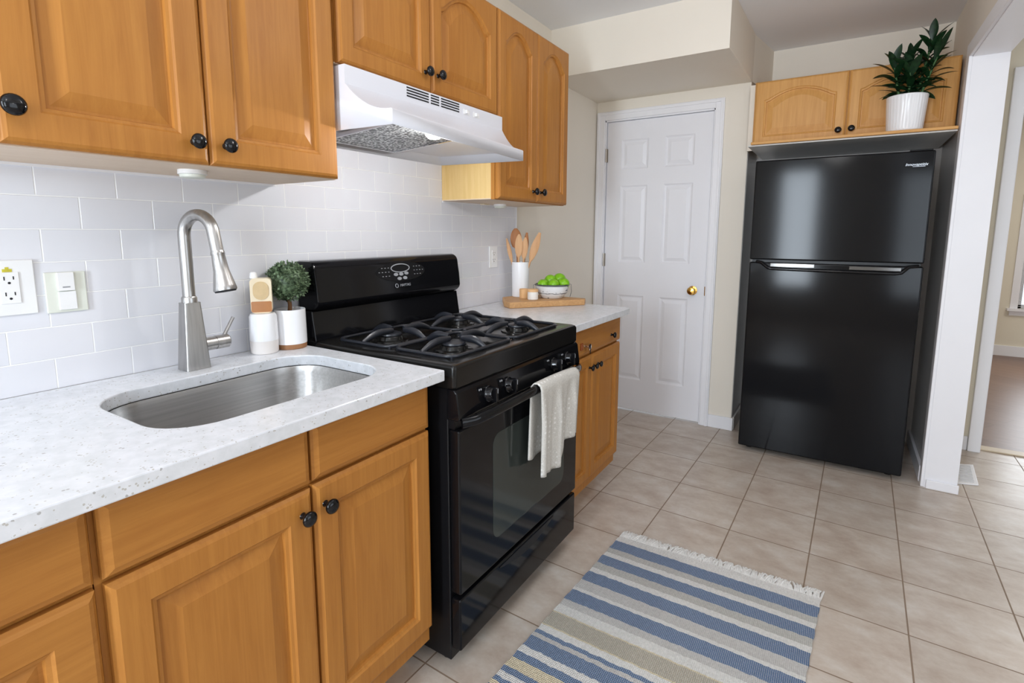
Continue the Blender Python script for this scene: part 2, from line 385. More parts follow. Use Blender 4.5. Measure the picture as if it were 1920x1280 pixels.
def text(name, s, size, loc, rot, mat, parent, shear=0.0, ext=0.0006):
    c = bpy.data.curves.new(name, 'FONT'); c.body = s; c.size = size; c.extrude = ext; c.align_x = 'CENTER'; c.align_y = 'CENTER'; c.shear = shear
    tmp = bpy.data.objects.new(name+'_curve', c); C.objects.link(tmp); bpy.context.view_layer.update()
    me = bpy.data.meshes.new_from_object(tmp.evaluated_get(bpy.context.evaluated_depsgraph_get())); bpy.data.objects.remove(tmp)
    me.transform(Matrix.Translation(loc) @ Euler(rot).to_matrix().to_4x4()); me.materials.clear(); me.materials.append(mat)
    o = bpy.data.objects.new(name, me); C.objects.link(o); attach(o, parent); return o

# ------------------------------------------------------------------ room shell
XA, YB, XR, XR2, YJ = 0.99, 2.48, 1.965, 2.09, 2.20
ZC = 2.44
sbox('floor', -0.1, 5.0, -3.2, 2.98, -0.05, 0.0, FLOOR)
sbox('wall_left', -0.1, 0.0, -3.2, YB+0.1, 0.0, ZC, WALL)
bm = BM(); bx(bm, 0, 0.072, YB, YB+0.1, 0, 2.172); bx(bm, 0.788, XA, YB, YB+0.1, 0, 2.172); bx(bm, 0.072, 0.788, YB, YB+0.1, 2.036, 2.172)
struct('wall_back', bm, WALL)
# soffit over the white door, running on along the alcove
bm = BM(); pl = [(0.0, 1.79), (0.985, 1.79), (0.995, YB), (1.055, 2.86), (1.0, 2.9), (0.0, 2.9)]
rings_solid(bm, [[(x, y, 2.172) for x, y in pl], [(x, y, ZC) for x, y in pl]]); struct('soffit', bm, WALL)
bm = BM(); bx(bm, 0.89, XA, YB+0.1, 2.95, 0, 2.172); struct('wall_alcove_left', bm, ALCOVE)
sbox('wall_alcove_left_skin', XA-0.001, XA+0.002, YB+0.012, 2.86, 0.0, 1.77, ALCOVE)
bm = BM(); bx(bm, 0.89, XR2, 2.86, 2.95, 0, ZC); struct('wall_alcove_back', bm, WALL)
sbox('wall_alcove_back_skin', XA, XR, 2.852, 2.86, 0.0, 1.77, ALCOVE)
bm = BM(); bx(bm, XR, XR2, YJ, 2.98, 0, ZC); bx(bm, XR, XR2, -3.2, YJ, 2.09, ZC)
struct('wall_right', bm, WALL)
sbox('wall_alcove_right_skin', XR-0.003, XR+0.001, YJ+0.062, 2.852, 0.0, 1.77, ALCOVE)
sbox('ceiling', -0.1, 5.0, -3.3, 3.0, ZC, ZC+0.08, CEIL)
# dining side and the wall behind the camera (windows are openings with daylight)
def wall_with_windows(name, axis, pos, a0, a1, holes, mat, th=0.1):
    bm = BM(); cuts = sorted(holes)
    def add(p0, p1, z0, z1):
        if axis == 'y': bx(bm, p0, p1, pos-th, pos, z0, z1)
        else: bx(bm, pos, pos+th, p0, p1, z0, z1)
    p = a0
    for h0, h1, z0, z1 in cuts:
        add(p, h0, 0, ZC); add(h0, h1, 0, z0); add(h0, h1, z1, ZC); p = h1
    add(p, a1, 0, ZC); return struct(name, bm, mat)
wall_with_windows('wall_front', 'y', -3.2, -0.1, 5.1, [(0.72, 1.16, 0.52, 2.16), (2.08, 3.16, 0.43, 2.07)], WALL)
wall_with_windows('wall_dining_right', 'x', 5.0, -3.2, 3.0, [(-1.45, 1.25, 0.48, 2.22)], WALL)
def window(name, axis, pos, a0, a1, z0, z1, inward, blinds=False):
    """casing, sash bars and pane around an opening; inward = +1/-1 along the axis"""
    def P(bm, p0, p1, d0, d1, q0, q1):
        lo, hi = sorted((pos+inward*d0, pos+inward*d1))
        if axis == 'y': bx(bm, p0, p1, lo, hi, q0, q1)
        else: bx(bm, lo, hi, p0, p1, q0, q1)
    bm = BM(); c = 0.06
    P(bm, a0-c, a0, 0, 0.02, z0-0.02, z1+c); P(bm, a1, a1+c, 0, 0.02, z0-0.02, z1+c); P(bm, a0, a1, 0, 0.02, z1, z1+c)
    root = struct(name, bm, TRIM)
    bm = BM(); P(bm, a0-c-0.025, a1+c+0.025, 0, 0.06, z0-0.025, z0); P(bm, a0-c, a1+c, 0, 0.018, z0-0.075, z0-0.025); obj('sill', bm, TRIM, root)
    bm = BM(); zm = (z0+z1)/2
    for q0, q1 in ((z0, z0+0.035), (z1-0.035, z1), (zm-0.02, zm+0.02)): P(bm, a0, a1, -0.06, -0.03, q0, q1)
    P(bm, a0, a0+0.035, -0.06, -0.03, z0, z1); P(bm, a1-0.035, a1, -0.06, -0.03, z0, z1); obj('sash', bm, TRIM, root)
    bm = BM(); P(bm, a0+0.03, a1-0.03, -0.048, -0.044, z0+0.03, z1-0.03); obj('pane', bm, PANE, root)
    if blinds:
        bm = BM(); z = z0+0.02
        while z < z1-0.03: P(bm, a0+0.008, a1-0.008, -0.022, -0.002, z, z+0.0025); z += 0.02
        P(bm, a0+0.005, a1-0.005, -0.026, 0.0, z1-0.035, z1-0.002); obj('blind', bm, WHITEP, root)
    return root
window('window_2', 'y', -3.2, 0.72, 1.16, 0.52, 2.16, 1)
window('window_3', 'y', -3.2, 2.08, 3.16, 0.43, 2.07, 1)
window('window_added_4', 'x', 5.0, -1.45, 1.25, 0.48, 2.22, -1)  # unseen window added to carry the dining side fill
# passage wall with the doorway to the wood-floored room
bm = BM(); bx(bm, XR2, 2.295, 2.91, 3.03, 0, ZC); bx(bm, 2.295, 3.25, 2.91, 3.03, 2.10, ZC); bx(bm, 3.25, 5.0, 2.91, 3.03, 0, ZC)
struct('wall_passage', bm, HALLW)
bm = BM(); bx(bm, 2.238, 2.296, 2.885, 2.91, 0, 2.165, 0.004); bx(bm, 2.296, 3.25, 2.885, 2.91, 2.095, 2.165, 0.004); bx(bm, 3.25, 3.31, 2.885, 2.91, 0, 2.165, 0.004)
bx(bm, 2.292, 2.299, 2.9, 3.04, 0, 2.1); bx(bm, 2.296, 3.25, 2.9, 3.04, 2.092, 2.1)
struct('trim_1', bm, TRIM)
sbox('trim_2', 2.29, 3.26, 2.945, 3.02, 0.0, 0.008, plain('threshold_wood', srgb(206, 190, 164), 0.4, 0, 0.4), bev=0.003)
sbox('floor_hall', 1.2, 5.6, 2.98, 6.4, -0.05, 0.001, HALLF)
bm = BM(); bx(bm, 1.2, 1.3, 3.03, 6.3, 0, ZC); struct('wall_hall_left', bm, HALLW)
bm = BM(); bx(bm, 5.5, 5.6, 3.03, 6.3, 0, ZC); struct('wall_hall_right', bm, HALLW)
wall_with_windows('wall_hall_back', 'y', 6.4, 1.2, 5.6, [(3.10, 4.4, 0.51, 1.62)], HALLW)
sbox('ceiling_hall', 1.2, 5.6, 3.0, 6.4, ZC, ZC+0.05, CEIL)
sbox('baseboard_hall', 1.3, 5.5, 6.285, 6.3, 0, 0.11, TRIM, bev=0.003)
window('window_1', 'y', 6.3, 3.10, 4.4, 0.51, 1.62, -1, True)
# jamb, casing and base of the wide opening on the right
bm = BM(); bx(bm, XR-0.002, XR2+0.002, YJ-0.014, YJ, 0, 2.09); bx(bm, XR-0.002, XR2+0.002, -3.2, YJ, 2.076, 2.09); struct('trim_3', bm, TRIM)
bm = BM(); bx(bm, XR-0.016, XR-0.001, YJ-0.012, YJ+0.058, 0, 2.0815, 0.003); bx(bm, XR-0.0162, XR-0.001, -3.2, YJ+0.058, 2.081, 2.145, 0.003)
struct('trim_4', bm, TRIM)
sbox('baseboard_jamb', XR+0.004, XR2+0.008, YJ-0.026, YJ-0.015, 0, 0.045, TRIM, bev=0.003)
sbox('baseboard_alcove_right', XR-0.02, XR-0.004, YJ+0.05, 2.85, 0, 0.085, TRIM, bev=0.003)
sbox('baseboard_alcove_left', XA+0.003, XA+0.016, YB+0.012, 2.85, 0, 0.085, ALCOVE, bev=0.003)
sbox('baseboard_back', 0.848, XA+0.012, YB-0.013, YB, 0, 0.085, TRIM, bev=0.003)
sbox('baseboard_left', 0.0, 0.013, 1.42, YB, 0, 0.085, TRIM, bev=0.003)
sbox('baseboard_passage', XR2, 2.236, 2.897, 2.91, 0, 0.085, TRIM, bev=0.003)
# backsplash
bm = BM(); bx(bm, 0.0, 0.007, -3.0, -0.02, 0.914, 1.425); bx(bm, 0.0, 0.007, -0.02, 0.775, 0.80, 1.75); bx(bm, 0.0, 0.007, 0.775, 1.395, 0.914, 1.42)
struct('backsplash', bm, SPLASH)
sbox('trim_6', 0.0, 0.009, 1.395, 1.402, 0.914, 1.42, TRIM)

bm = BM(); bx(bm, 0.007, 0.012, -0.90, -0.034, 1.4165, 1.4228); bx(bm, 0.007, 0.012, 0.776, 1.40, 1.4078, 1.4138); struct('trim_7', bm, TRIM)
# white six-panel door
def panels_door():
    bm = BM(); x0, x1, z0, z1, yf = 0.078, 0.782, 0.012, 2.032, YB+0.012
    xs = [(0.182, 0.372), (0.482, 0.674)]; zs = [(0.235, 0.84), (1.07, 1.60), (1.71, 1.908)]
    xc = [x0]+[v for p in xs for v in p]+[x1]; zc = [z0]+[v for p in zs for v in p]+[z1]
    for i in range(len(xc)-1):
        for j in range(len(zc)-1):
            a, b, c, d = xc[i], xc[i+1], zc[j], zc[j+1]
            if i % 2 == 1 and j % 2 == 1:
                def ring(k, y): return [(a+k, y, c+k), (b-k, y, c+k), (b-k, y, d-k), (a+k, y, d-k)]
                rings_solid(bm, [ring(0, yf), ring(0.010, yf+0.007), ring(0.018, yf+0.008), ring(0.040, yf+0.001)], cap0=False)
            else:
                bm.faces.new([bm.verts.new((p[0], yf, p[1])) for p in ((a, c), (b, c), (b, d), (a, d))])
    bmesh.ops.remove_doubles(bm, verts=bm.verts, dist=1e-5)
    # edges and back
    bk = yf+0.035
    for p, q in (((x0, z0), (x1, z0)), ((x1, z0), (x1, z1)), ((x1, z1), (x0, z1)), ((x0, z1), (x0, z0))):
        bm.faces.new([bm.verts.new(v) for v in ((p[0], yf, p[1]), (q[0], yf, q[1]), (q[0], bk, q[1]), (p[0], bk, p[1]))])
    bm.faces.new([bm.verts.new(v) for v in ((x0, bk, z0), (x1, bk, z0), (x1, bk, z1), (x0, bk, z1))])
    return bm
door = struct('door_1', panels_door(), DOORW)
for z in (1.81, 1.085, 0.25):
    bm = BM(); lathe(bm, [(0.006, -0.045), (0.006, 0.045)], (0.074, YB-0.001, z), seg=10); bx(bm, 0.076, 0.084, YB+0.006, YB+0.013, z-0.045, z+0.045); obj('hinge', bm, GROOVE, door, smooth=40)
kb = BM(); lathe(kb, [(0.030, 0), (0.030, 0.006), (0.012, 0.010), (0.011, 0.026), (0.022, 0.034), (0.027, 0.046), (0.022, 0.058), (0.0001, 0.062)], (0.704, YB+0.012, 0.90), (0, -1, 0), 24)
obj('door_handle', kb, BRASS, door, smooth=40)
bm = BM(); bx(bm, 0.779, 0.785, YB+0.006, YB+0.013, 0.87, 0.93); obj('strike_plate', bm, BRASS, door)
bm = BM()
def casing(p0, p1, q0, q1):
    bx(bm, p0, p1, YB-0.016, YB, q0, q1, 0.004)
casing(0.006, 0.066, 0, 2.102); casing(0.794, 0.848, 0, 2.102); casing(0.0655, 0.7945, 2.044, 2.102)
bx(bm, 0.012, 0.03, YB-0.022, YB-0.014, 0, 2.096, 0.003); bx(bm, 0.826, 0.842, YB-0.022, YB-0.014, 0, 2.096, 0.003); bx(bm, 0.0295, 0.8265, YB-0.022, YB-0.014, 2.078, 2.096, 0.003)
bx(bm, 0.064, 0.0735, YB-0.004, YB+0.06, 0, 2.045); bx(bm, 0.7865, 0.796, YB-0.004, YB+0.06, 0, 2.045); bx(bm, 0.064, 0.796, YB-0.004, YB+0.06, 2.0355, 2.046)
struct('trim_5', bm, TRIM)

# ------------------------------------------------------------------ cabinet doors
def outline(l, r, b, t, rise, n=18):
    pts = [(l, b), (r, b)]
    for k in range(n+1):
        u = k/n; x = r+(l-r)*u
        s = (u-0.03)/0.94
        z = t-rise+(rise*(1-(2*s-1)**2) if 0 < s < 1 else 0.0)
        pts.append((x, z))
    return pts
def raised_door(F, u0, u1, v0, v1, t=0.020, stile=0.055, rise=0.0, bead=True):
    """F(u, v, w) -> world point; w grows outwards from the cabinet face"""
    bm = BM(); out = []
    def ring(k, w, rs): return [F(a, b, w) for a, b in outline(u0+k, u1-k, v0+k, v1-k, rs)]
    out = [ring(0, 0, 0), ring(0, t-0.009, 0), ring(0.005, t-0.003, 0), ring(0.011, t, 0), ring(stile, t, rise), ring(stile+0.004, t-0.004, rise),
           ring(stile+0.010, t-0.006, rise), ring(stile+0.012, t-0.0125, rise), ring(stile+0.017, t-0.0125, rise), ring(stile+0.047, t-0.005, rise)]
    return rings_solid(bm, out)
def slab_front(F, u0, u1, v0, v1, t=0.020):
    bm = BM()
    def ring(k, w): return [F(a, b, w) for a, b in ((u0+k, v0+k), (u1-k, v0+k), (u1-k, v1-k), (u0+k, v1-k))]
    return rings_solid(bm, [ring(0, 0), ring(0, t-0.009), ring(0.004, t-0.004), ring(0.014, t)])
def knob(F, u, v, w, axis, parent, sc=1.0, oval=1.0):
    bm = BM(); p = Vector(F(u, v, w))
    lathe(bm, [(0.0075*sc, 0), (0.0055*sc, 0.004*sc), (0.0055*sc, 0.012*sc), (0.011*sc, 0.016*sc), (0.0155*sc, 0.020*sc), (0.0165*sc, 0.0235*sc), (0.0145*sc, 0.0275*sc), (0.008*sc, 0.030*sc), (0.0001, 0.0308*sc)], p, axis, 24)
    return obj('knob', bm, KNOBB, parent, smooth=50)
FX = lambda x0: (lambda u, v, w: (x0+w, u, v))
FY = lambda y0: (lambda u, v, w: (u, y0-w, v))
PX, NY = (1, 0, 0), (0, -1, 0)
def carcass(parent, x1, y0, y1, z0, z1, side=None, under=None):
    bm = BM(); bx(bm, 0.008, x1, y0, y1, z0+0.004, z1); obj('body', bm, side or WOOD, parent)
    if under: bm = BM(); bx(bm, 0.008, x1, y0, y1, z0, z0+0.004); obj('bottom_panel', bm, under, parent)
# upper cabinets
UX = 0.291
t = thing('wall_cabinet', 'large maple wall cabinet above the sink with two arched doors', 'cabinet', (0.15, -0.39, 1.423))
carcass(t, UX-0.001, -0.90, -0.034, 1.423, 2.16, WOOD, UNDER)
d = obj('door', raised_door(FX(UX), -0.744, -0.394, 1.425, 2.155, rise=0.07, stile=0.058), WOOD, t)
knob(FX(UX), -0.428, 1.470, 0.02, PX, d); knob(FX(UX), -0.728, 1.486, 0.02, PX, d, 1.1)
d = obj('door', raised_door(FX(UX), -0.391, -0.036, 1.425, 2.155, rise=0.07, stile=0.058), WOOD, t)
knob(FX(UX), -0.358, 1.470, 0.02, PX, d)
d = obj('door', raised_door(FX(UX), -1.10, -0.752, 1.425, 2.155, rise=0.07, stile=0.058), WOOD, t)
t = thing('wall_cabinet', 'short maple wall cabinet above the white range hood', 'cabinet', (0.15, 0.375, 1.74))
carcass(t, UX-0.001, -0.024, 0.769, 1.742, 2.16, WOOD, UNDER)
d = obj('door', raised_door(FX(UX), -0.020, 0.366, 1.744, 2.155, rise=0.07, stile=0.05), WOOD, t); knob(FX(UX), 0.334, 1.803, 0.02, PX, d)
d = obj('door', raised_door(FX(UX), 0.369, 0.767, 1.744, 2.155, rise=0.07, stile=0.05), WOOD, t); knob(FX(UX), 0.398, 1.806, 0.02, PX, d)
t = thing('wall_cabinet', 'tall narrow maple wall cabinet between the range hood and the beige wall', 'cabinet', (0.15, 1.09, 1.414))
carcass(t, UX-0.020, 0.774, 1.404, 1.414, 2.16, PLY, UNDER)
bm = BM(); bx(bm, UX-0.0195, UX-0.001, 0.772, 1.406, 1.413, 2.161); obj('face_frame', bm, WOOD, t)
d = obj('door', raised_door(FX(UX), 0.775, 1.089, 1.416, 2.156, rise=0.06, stile=0.05), WOOD, t); knob(FX(UX), 1.053, 1.461, 0.02, PX, d)
d = obj('door', raised_door(FX(UX), 1.092, 1.405, 1.416, 2.156, rise=0.06, stile=0.05), WOOD, t); knob(FX(UX), 1.124, 1.461, 0.02, PX, d)

# base cabinets
BX_ = 0.605
FB = FX(BX_)
def base_body(t, y0, y1, side=WOOD):
    bm = BM(); x1 = BX_-0.001
    bx(bm, 0.01, x1, y0, y0+0.016, 0.115, 0.882); bx(bm, 0.01, x1, y1-0.016, y1, 0.115, 0.882); bx(bm, 0.01, x1, y0+0.016, y1-0.016, 0.115, 0.131)
    bx(bm, 0.01, 0.016, y0+0.016, y1-0.016, 0.131, 0.882); bx(bm, x1-0.019, x1, y0+0.016, y1-0.016, 0.131, 0.882); obj('body', bm, side, t)
    bm = BM(); bx(bm, 0.02, 0.512, y0+0.002, y1-0.002, 0.0, 0.1149); obj('toe_kick', bm, TOE, t)
t = thing('base_cabinet', 'maple sink cabinet with two drawer fronts over two doors, beside the range', 'cabinet', (0.3, -0.4, 0))
base_body(t, -0.775, -0.028)
obj('drawer', slab_front(FB, -0.768, -0.402, 0.752, 0.877), WOODH, t); obj('drawer', slab_front(FB, -0.396, -0.031, 0.755, 0.880), WOODH, t)
d = obj('door', raised_door(FB, -0.766, -0.402, 0.160, 0.742), WOOD, t); knob(FB, -0.428, 0.694, 0.02, PX, d)
d = obj('door', raised_door(FB, -0.396, -0.031, 0.168, 0.746), WOOD, t); knob(FB, -0.372, 0.696, 0.02, PX, d)
t = thing('base_cabinet', 'maple drawer cabinet at the near end of the counter, left of the sink cabinet', 'cabinet', (0.3, -1.0, 0))
base_body(t, -1.30, -0.777)
for z0, z1 in ((0.752, 0.877), (0.46, 0.742), (0.16, 0.45)):
    obj('drawer', slab_front(FB, -1.29, -0.779, z0, z1) if z1 > 0.8 else raised_door(FB, -1.29, -0.779, z0, z1), WOODH, t)
t = thing('base_cabinet', 'narrow maple base cabinet on the far side of the range', 'cabinet', (0.3, 1.09, 0))
base_body(t, 0.792, 1.392)
d = obj('drawer', slab_front(FB, 0.794, 1.390, 0.752, 0.872), WOODH, t)
knob(FB, 1.262, 0.797, 0.02, PX, d, 0.85)
bm = BM(); p = FB(0.965, 0.795, 0.02); lathe(bm, [(0.006, 0), (0.005, 0.012), (0.014, 0.018), (0.014, 0.024), (0.0001, 0.026)], p, PX, 20); bx(bm, p[0]+0.02, p[0]+0.026, p[1]-0.004, p[1]+0.004, p[2]-0.03, p[2])
obj('knob', bm, CHROME, d, smooth=40)['label'] = 'silver knob with a hanging latch'
bm = BM(); bx(bm, p[0]-0.001, p[0]+0.006, p[1]-0.05, p[1]-0.028, p[2]-0.01, p[2]+0.02, 0.002); obj('latch_plate', bm, RUST, d)['label'] = 'small rusty brown latch plate'
d = obj('door', raised_door(FB, 0.794, 1.044, 0.165, 0.742, stile=0.045), WOOD, t); knob(FB, 1.016, 0.690, 0.02, PX, d, 0.8)
d = obj('door', raised_door(FB, 1.047, 1.390, 0.165, 0.742, stile=0.050), WOOD, t)
knob(FB, 1.062, 0.690, 0.02, PX, d, 0.8); knob(FB, 1.108, 0.690, 0.02, PX, d, 0.8)

# fridge cabinet with its ledge
YC = 2.42
t = thing('wall_cabinet', 'light maple cabinet above the black refrigerator with a shelf ledge', 'cabinet', (1.48, 2.6, 1.76))
bm = BM(); bx(bm, 1.022, 1.955, YC+0.001, 2.848, 1.782, 2.148); obj('body', bm, WOODX, t)
bm = BM(); bx(bm, 1.046, XR-0.022, 2.205, 2.848, 1.765, 1.7795, 0.003); obj('ledge', bm, WOODXH, t)
bm = BM(); bx(bm, 1.03, XR-0.022, 2.225, 2.846, 1.758, 1.7645); obj('underside_panel', bm, GREYP, t)
bm = BM(); bx(bm, XA+0.004, 1.0215, YC+0.012, YC+0.03, 1.765, 2.14); obj('filler_strip', bm, WALL, t)
d = obj('door', raised_door(FY(YC), 1.027, 1.487, 1.784, 2.146, rise=0.055, stile=0.050), WOODX, t); knob(FY(YC), 1.455, 1.835, 0.02, NY, d)
d = obj('door', raised_door(FY(YC), 1.491, 1.953, 1.784, 2.146, rise=0.055, stile=0.050), WOODX, t); knob(FY(YC), 1.516, 1.838, 0.02, NY, d)

# ------------------------------------------------------------------ countertops and sink
ZT, ZB = 0.914, 0.884
SK = rrect(0.163, 0.537, -0.625, -0.078, 0.105, 8)
def slab_with_hole(outer, hole, z0, z1):
    bm = BM()
    def loop(p): 
        vs = [bm.verts.new((x, y, z1)) for x, y in p]; return [bm.edges.new((vs[i], vs[(i+1) % len(vs)])) for i in range(len(vs))]
    es = loop(outer)+(loop(hole) if hole else [])
    bmesh.ops.triangle_fill(bm, edges=es, use_beauty=True, use_dissolve=False)
    r = bmesh.ops.extrude_face_region(bm, geom=list(bm.faces))
    for v in r['geom']:
        if isinstance(v, bmesh.types.BMVert): v.co.z = z0
    return bm
c = obj('countertop', slab_with_hole([(0.008, -1.9), (0.660, -1.9), (0.658, -0.006), (0.008, -0.006)], SK, ZB, ZT), QUARTZ, bevel=0.003)
tag(c, 'long white speckled quartz countertop around the sink, left of the range', 'countertop')
c = obj('countertop', slab_with_hole([(0.008, 0.785), (0.660, 0.785), (0.672, 1.375), (0.650, 1.405), (0.008, 1.405)], None, ZB, ZT), QUARTZ, bevel=0.003)
tag(c, 'short white quartz countertop on the far side of the range', 'countertop')
bm = BM()
def skr(k, z, f=0): return [(x, y, z) for x, y in rrect(0.163+k, 0.537-k, -0.625+k, -0.078-k, max(0.03, 0.105-k), 8)]
rings_solid(bm, [skr(-0.02, ZB-0.002), skr(0.0, ZB-0.0015), skr(0.004, ZB-0.02), skr(0.012, ZB-0.15), skr(0.03, ZB-0.175), skr(0.10, ZB-0.185)], cap0=False)
sk = obj('sink', bm, STEEL, smooth=60); md = sk.modifiers.new('s', 'SOLIDIFY'); md.thickness = 0.0012; md.offset = 0.0
tag(sk, 'stainless steel undermount sink basin set into the white countertop', 'sink')
bm = BM(); lathe(bm, [(0.045, 0), (0.045, 0.003), (0.036, 0.004), (0.03, 0.0015), (0.0001, 0.0015)], (0.35, -0.35, ZB-0.184), seg=24); obj('drain', bm, CHROME, sk, smooth=40)

# faucet
FXc, FYc = 0.085, -0.354
t = thing('faucet', 'brushed nickel gooseneck pull-down kitchen faucet behind the sink', 'faucet', (FXc, FYc, ZT))
bm = BM()
def sq(k, z, r=0.004): return [(x, y, z) for x, y in rrect(FXc-k*0.86, FXc+k*0.86, FYc-k, FYc+k, r, 3)]
rings_solid(bm, [sq(0.031, ZT+0.0005), sq(0.0305, ZT+0.006), sq(0.0205, ZT+0.172), sq(0.0205, ZT+0.178)]); obj('body', bm, NICKEL, t, smooth=40)
dirv = Vector((0.98, 0.20, 0)).normalized()
def fp(s, z): return Vector((FXc, FYc, 0))+dirv*s+Vector((0, 0, z))
bm = BM(); lathe(bm, [(0.0185, 0), (0.0185, 0.012), (0.016, 0.016)], (FXc, FYc, ZT+0.178), seg=24); obj('collar', bm, NICKEL, t, smooth=40)
RA = 0.052; zc = 1.266; pts = [fp(0, ZT+0.19), fp(0, 1.18), fp(0, zc)]
for k in range(1, 17): a = math.pi*k/16*0.97; pts.append(fp(RA-RA*math.cos(a), zc+RA*math.sin(a)))
last = pts[-1]; tang = (pts[-1]-pts[-2]).normalized()
pts += [last+tang*0.022, last+tang*0.045]
bm = BM(); tube(bm, pts, 0.0150, 20); obj('spout', bm, NICKEL, t, smooth=50)
bm = BM(); p0 = pts[-1]; lathe(bm, [(0.0155, -0.001), (0.0165, 0.004), (0.0165, 0.008), (0.0155, 0.010), (0.0185, 0.05), (0.026, 0.088), (0.0275, 0.096), (0.0265, 0.100)], p0, tang, 28); sh = obj('spray_head', bm, NICKEL, t, smooth=50)
bm = BM(); lathe(bm, [(0.025, 0.1003), (0.024, 0.103)], p0, tang, 28); obj('nozzle', bm, DARK, sh, smooth=40)
bm = BM(); lathe(bm, [(0.0185, 0.0), (0.0185, 0.034), (0.0175, 0.0345), (0.0175, 0.036), (0.019, 0.0365), (0.019, 0.070), (0.015, 0.074)], (FXc, FYc+0.022, ZT+0.060), (0, 1, 0), 24); hd = obj('valve', bm, NICKEL, t, smooth=40)
bm = BM(); tube(bm, [(FXc, FYc+0.078, ZT+0.066), (FXc-0.004, FYc+0.098, ZT+0.095), (FXc-0.006, FYc+0.116, ZT+0.122)], [0.0055, 0.0048, 0.0048], 12); obj('lever', bm, NICKEL, hd, smooth=50)

# ------------------------------------------------------------------ soap bottle, topiary
sx, sy = 0.068, -0.141
t = thing('soap_dispenser', 'white soap bottle with a cream and amber top beside the faucet', 'bottle', (sx, sy, ZT))
bm = BM(); lathe(bm, [(0.036, 0.0005), (0.039, 0.005), (0.0395, 0.040)], (sx, sy, ZT), seg=32); obj('base', bm, FROST, t, smooth=40)
bm = BM(); lathe(bm, [(0.0395, 0.040), (0.0402, 0.044), (0.0385, 0.112), (0.034, 0.120), (0.028, 0.122)], (sx, sy, ZT), seg=32); obj('body', bm, CERAM, t, smooth=40)
ax = Vector((0.80, -0.60, 0)); ay = Vector((0.6, 0.8, 0))   # faces the room
def slab(bm, w, d, z0, z1, off=0.0, r=0.012):
    o = Vector((sx, sy, ZT))+ax*off
    def ring(k): return [o+ay*a+Vector((0, 0, b)) + ax*k for a, b in rrect(-w/2, w/2, z0, z1, r, 5)]
    return rings_solid(bm, [ring(-d/2), ring(d/2)])
obj('cap', slab(BM(), 0.058, 0.040, 0.1225, 0.226), CREAM, t, smooth=40)
obj('window', slab(BM(), 0.042, 0.004, 0.163, 0.217, 0.0205, 0.02), TANP, t, smooth=40)
obj('band', slab(BM(), 0.055, 0.042, 0.126, 0.158, 0.0005, 0.004), AMBER, t, smooth=40)
bm = BM(); lathe(bm, [(0.010, 0.0), (0.011, 0.004), (0.009, 0.016), (0.005, 0.019)], Vector((sx, sy, ZT+0.2255))-ay*0.019, seg=16); obj('nozzle', bm, WHITEP, t, smooth=40)

px, py = 0.070, -0.052
t = thing('potted_topiary', 'small round boxwood topiary in a white pot left of the range', 'plant', (px, py, ZT))
bm = BM(); lathe(bm, [(0.045, 0.0005), (0.0465, 0.003), (0.0465, 0.016)], (px, py, ZT), seg=36); obj('saucer', bm, POTB, t, smooth=40)['label'] = 'brown wooden base of the pot'
bm = BM(); lathe(bm, [(0.0475, 0.016), (0.0478, 0.020), (0.0465, 0.121), (0.0455, 0.123), (0.043, 0.122), (0.043, 0.108)], (px, py, ZT), seg=36); obj('pot', bm, CERAM, t, smooth=40)
bm = BM(); lathe(bm, [(0.0428, 0.100), (0.0428, 0.112), (0.02, 0.115), (0.0001, 0.115)], (px, py, ZT), seg=24); obj('soil', bm, SOIL, t)
bm = BM(); tube(bm, [(px, py, ZT+0.11), (px+0.002, py+0.001, ZT+0.135), (px, py, ZT+0.155), (px, py, ZT+0.185)], [0.007, 0.006, 0.006, 0.009], 10)
for a in (0.3, 2.3, 4.4): tube(bm, [(px, py, ZT+0.15), (px+0.03*math.cos(a), py+0.03*math.sin(a), ZT+0.175)], [0.004, 0.002], 6)
obj('trunk', bm, BARK, t, smooth=50)
def leaf(bm, p, d, n, L, W, bend=0.15, seg=1):
    d = d.normalized(); s = d.cross(n).normalized(); n = s.cross(d)
    a = bm.verts.new(p); b = bm.verts.new(p+d*L*0.45+s*W/2+n*L*bend*0.5); c = bm.verts.new(p+d*L); e = bm.verts.new(p+d*L*0.45-s*W/2+n*L*bend*0.5)
    m = bm.verts.new(p+d*L*0.5+n*L*0.02)
    for f in ((a, b, m), (b, c, m), (c, e, m), (e, a, m)): bm.faces.new(f)
bm = BM(); cen = Vector((px-0.002, py, ZT+0.208)); RB = 0.062
bmesh.ops.create_icosphere(bm, subdivisions=3, radius=RB*0.80, matrix=Matrix.Translation(cen))
for k in range(1500):
    z = random.uniform(-1, 1); a = random.uniform(0, 2*math.pi); r = math.sqrt(1-z*z); n = Vector((r*math.cos(a), r*math.sin(a), z))
    p = cen+n*RB*random.uniform(0.74, 0.98)*(0.96 if z < -0.6 else 1)
    d = (n*0.8+Vector((random.uniform(-1, 1), random.uniform(-1, 1), random.uniform(-0.6, 1)))*0.9)
    if p.x < 0.016: continue
    leaf(bm, p, d, Vector((random.uniform(-1, 1), random.uniform(-1, 1), 1)), random.uniform(0.008, 0.013), random.uniform(0.006, 0.009))
obj('foliage', bm, TOPI, t, recalc=False)

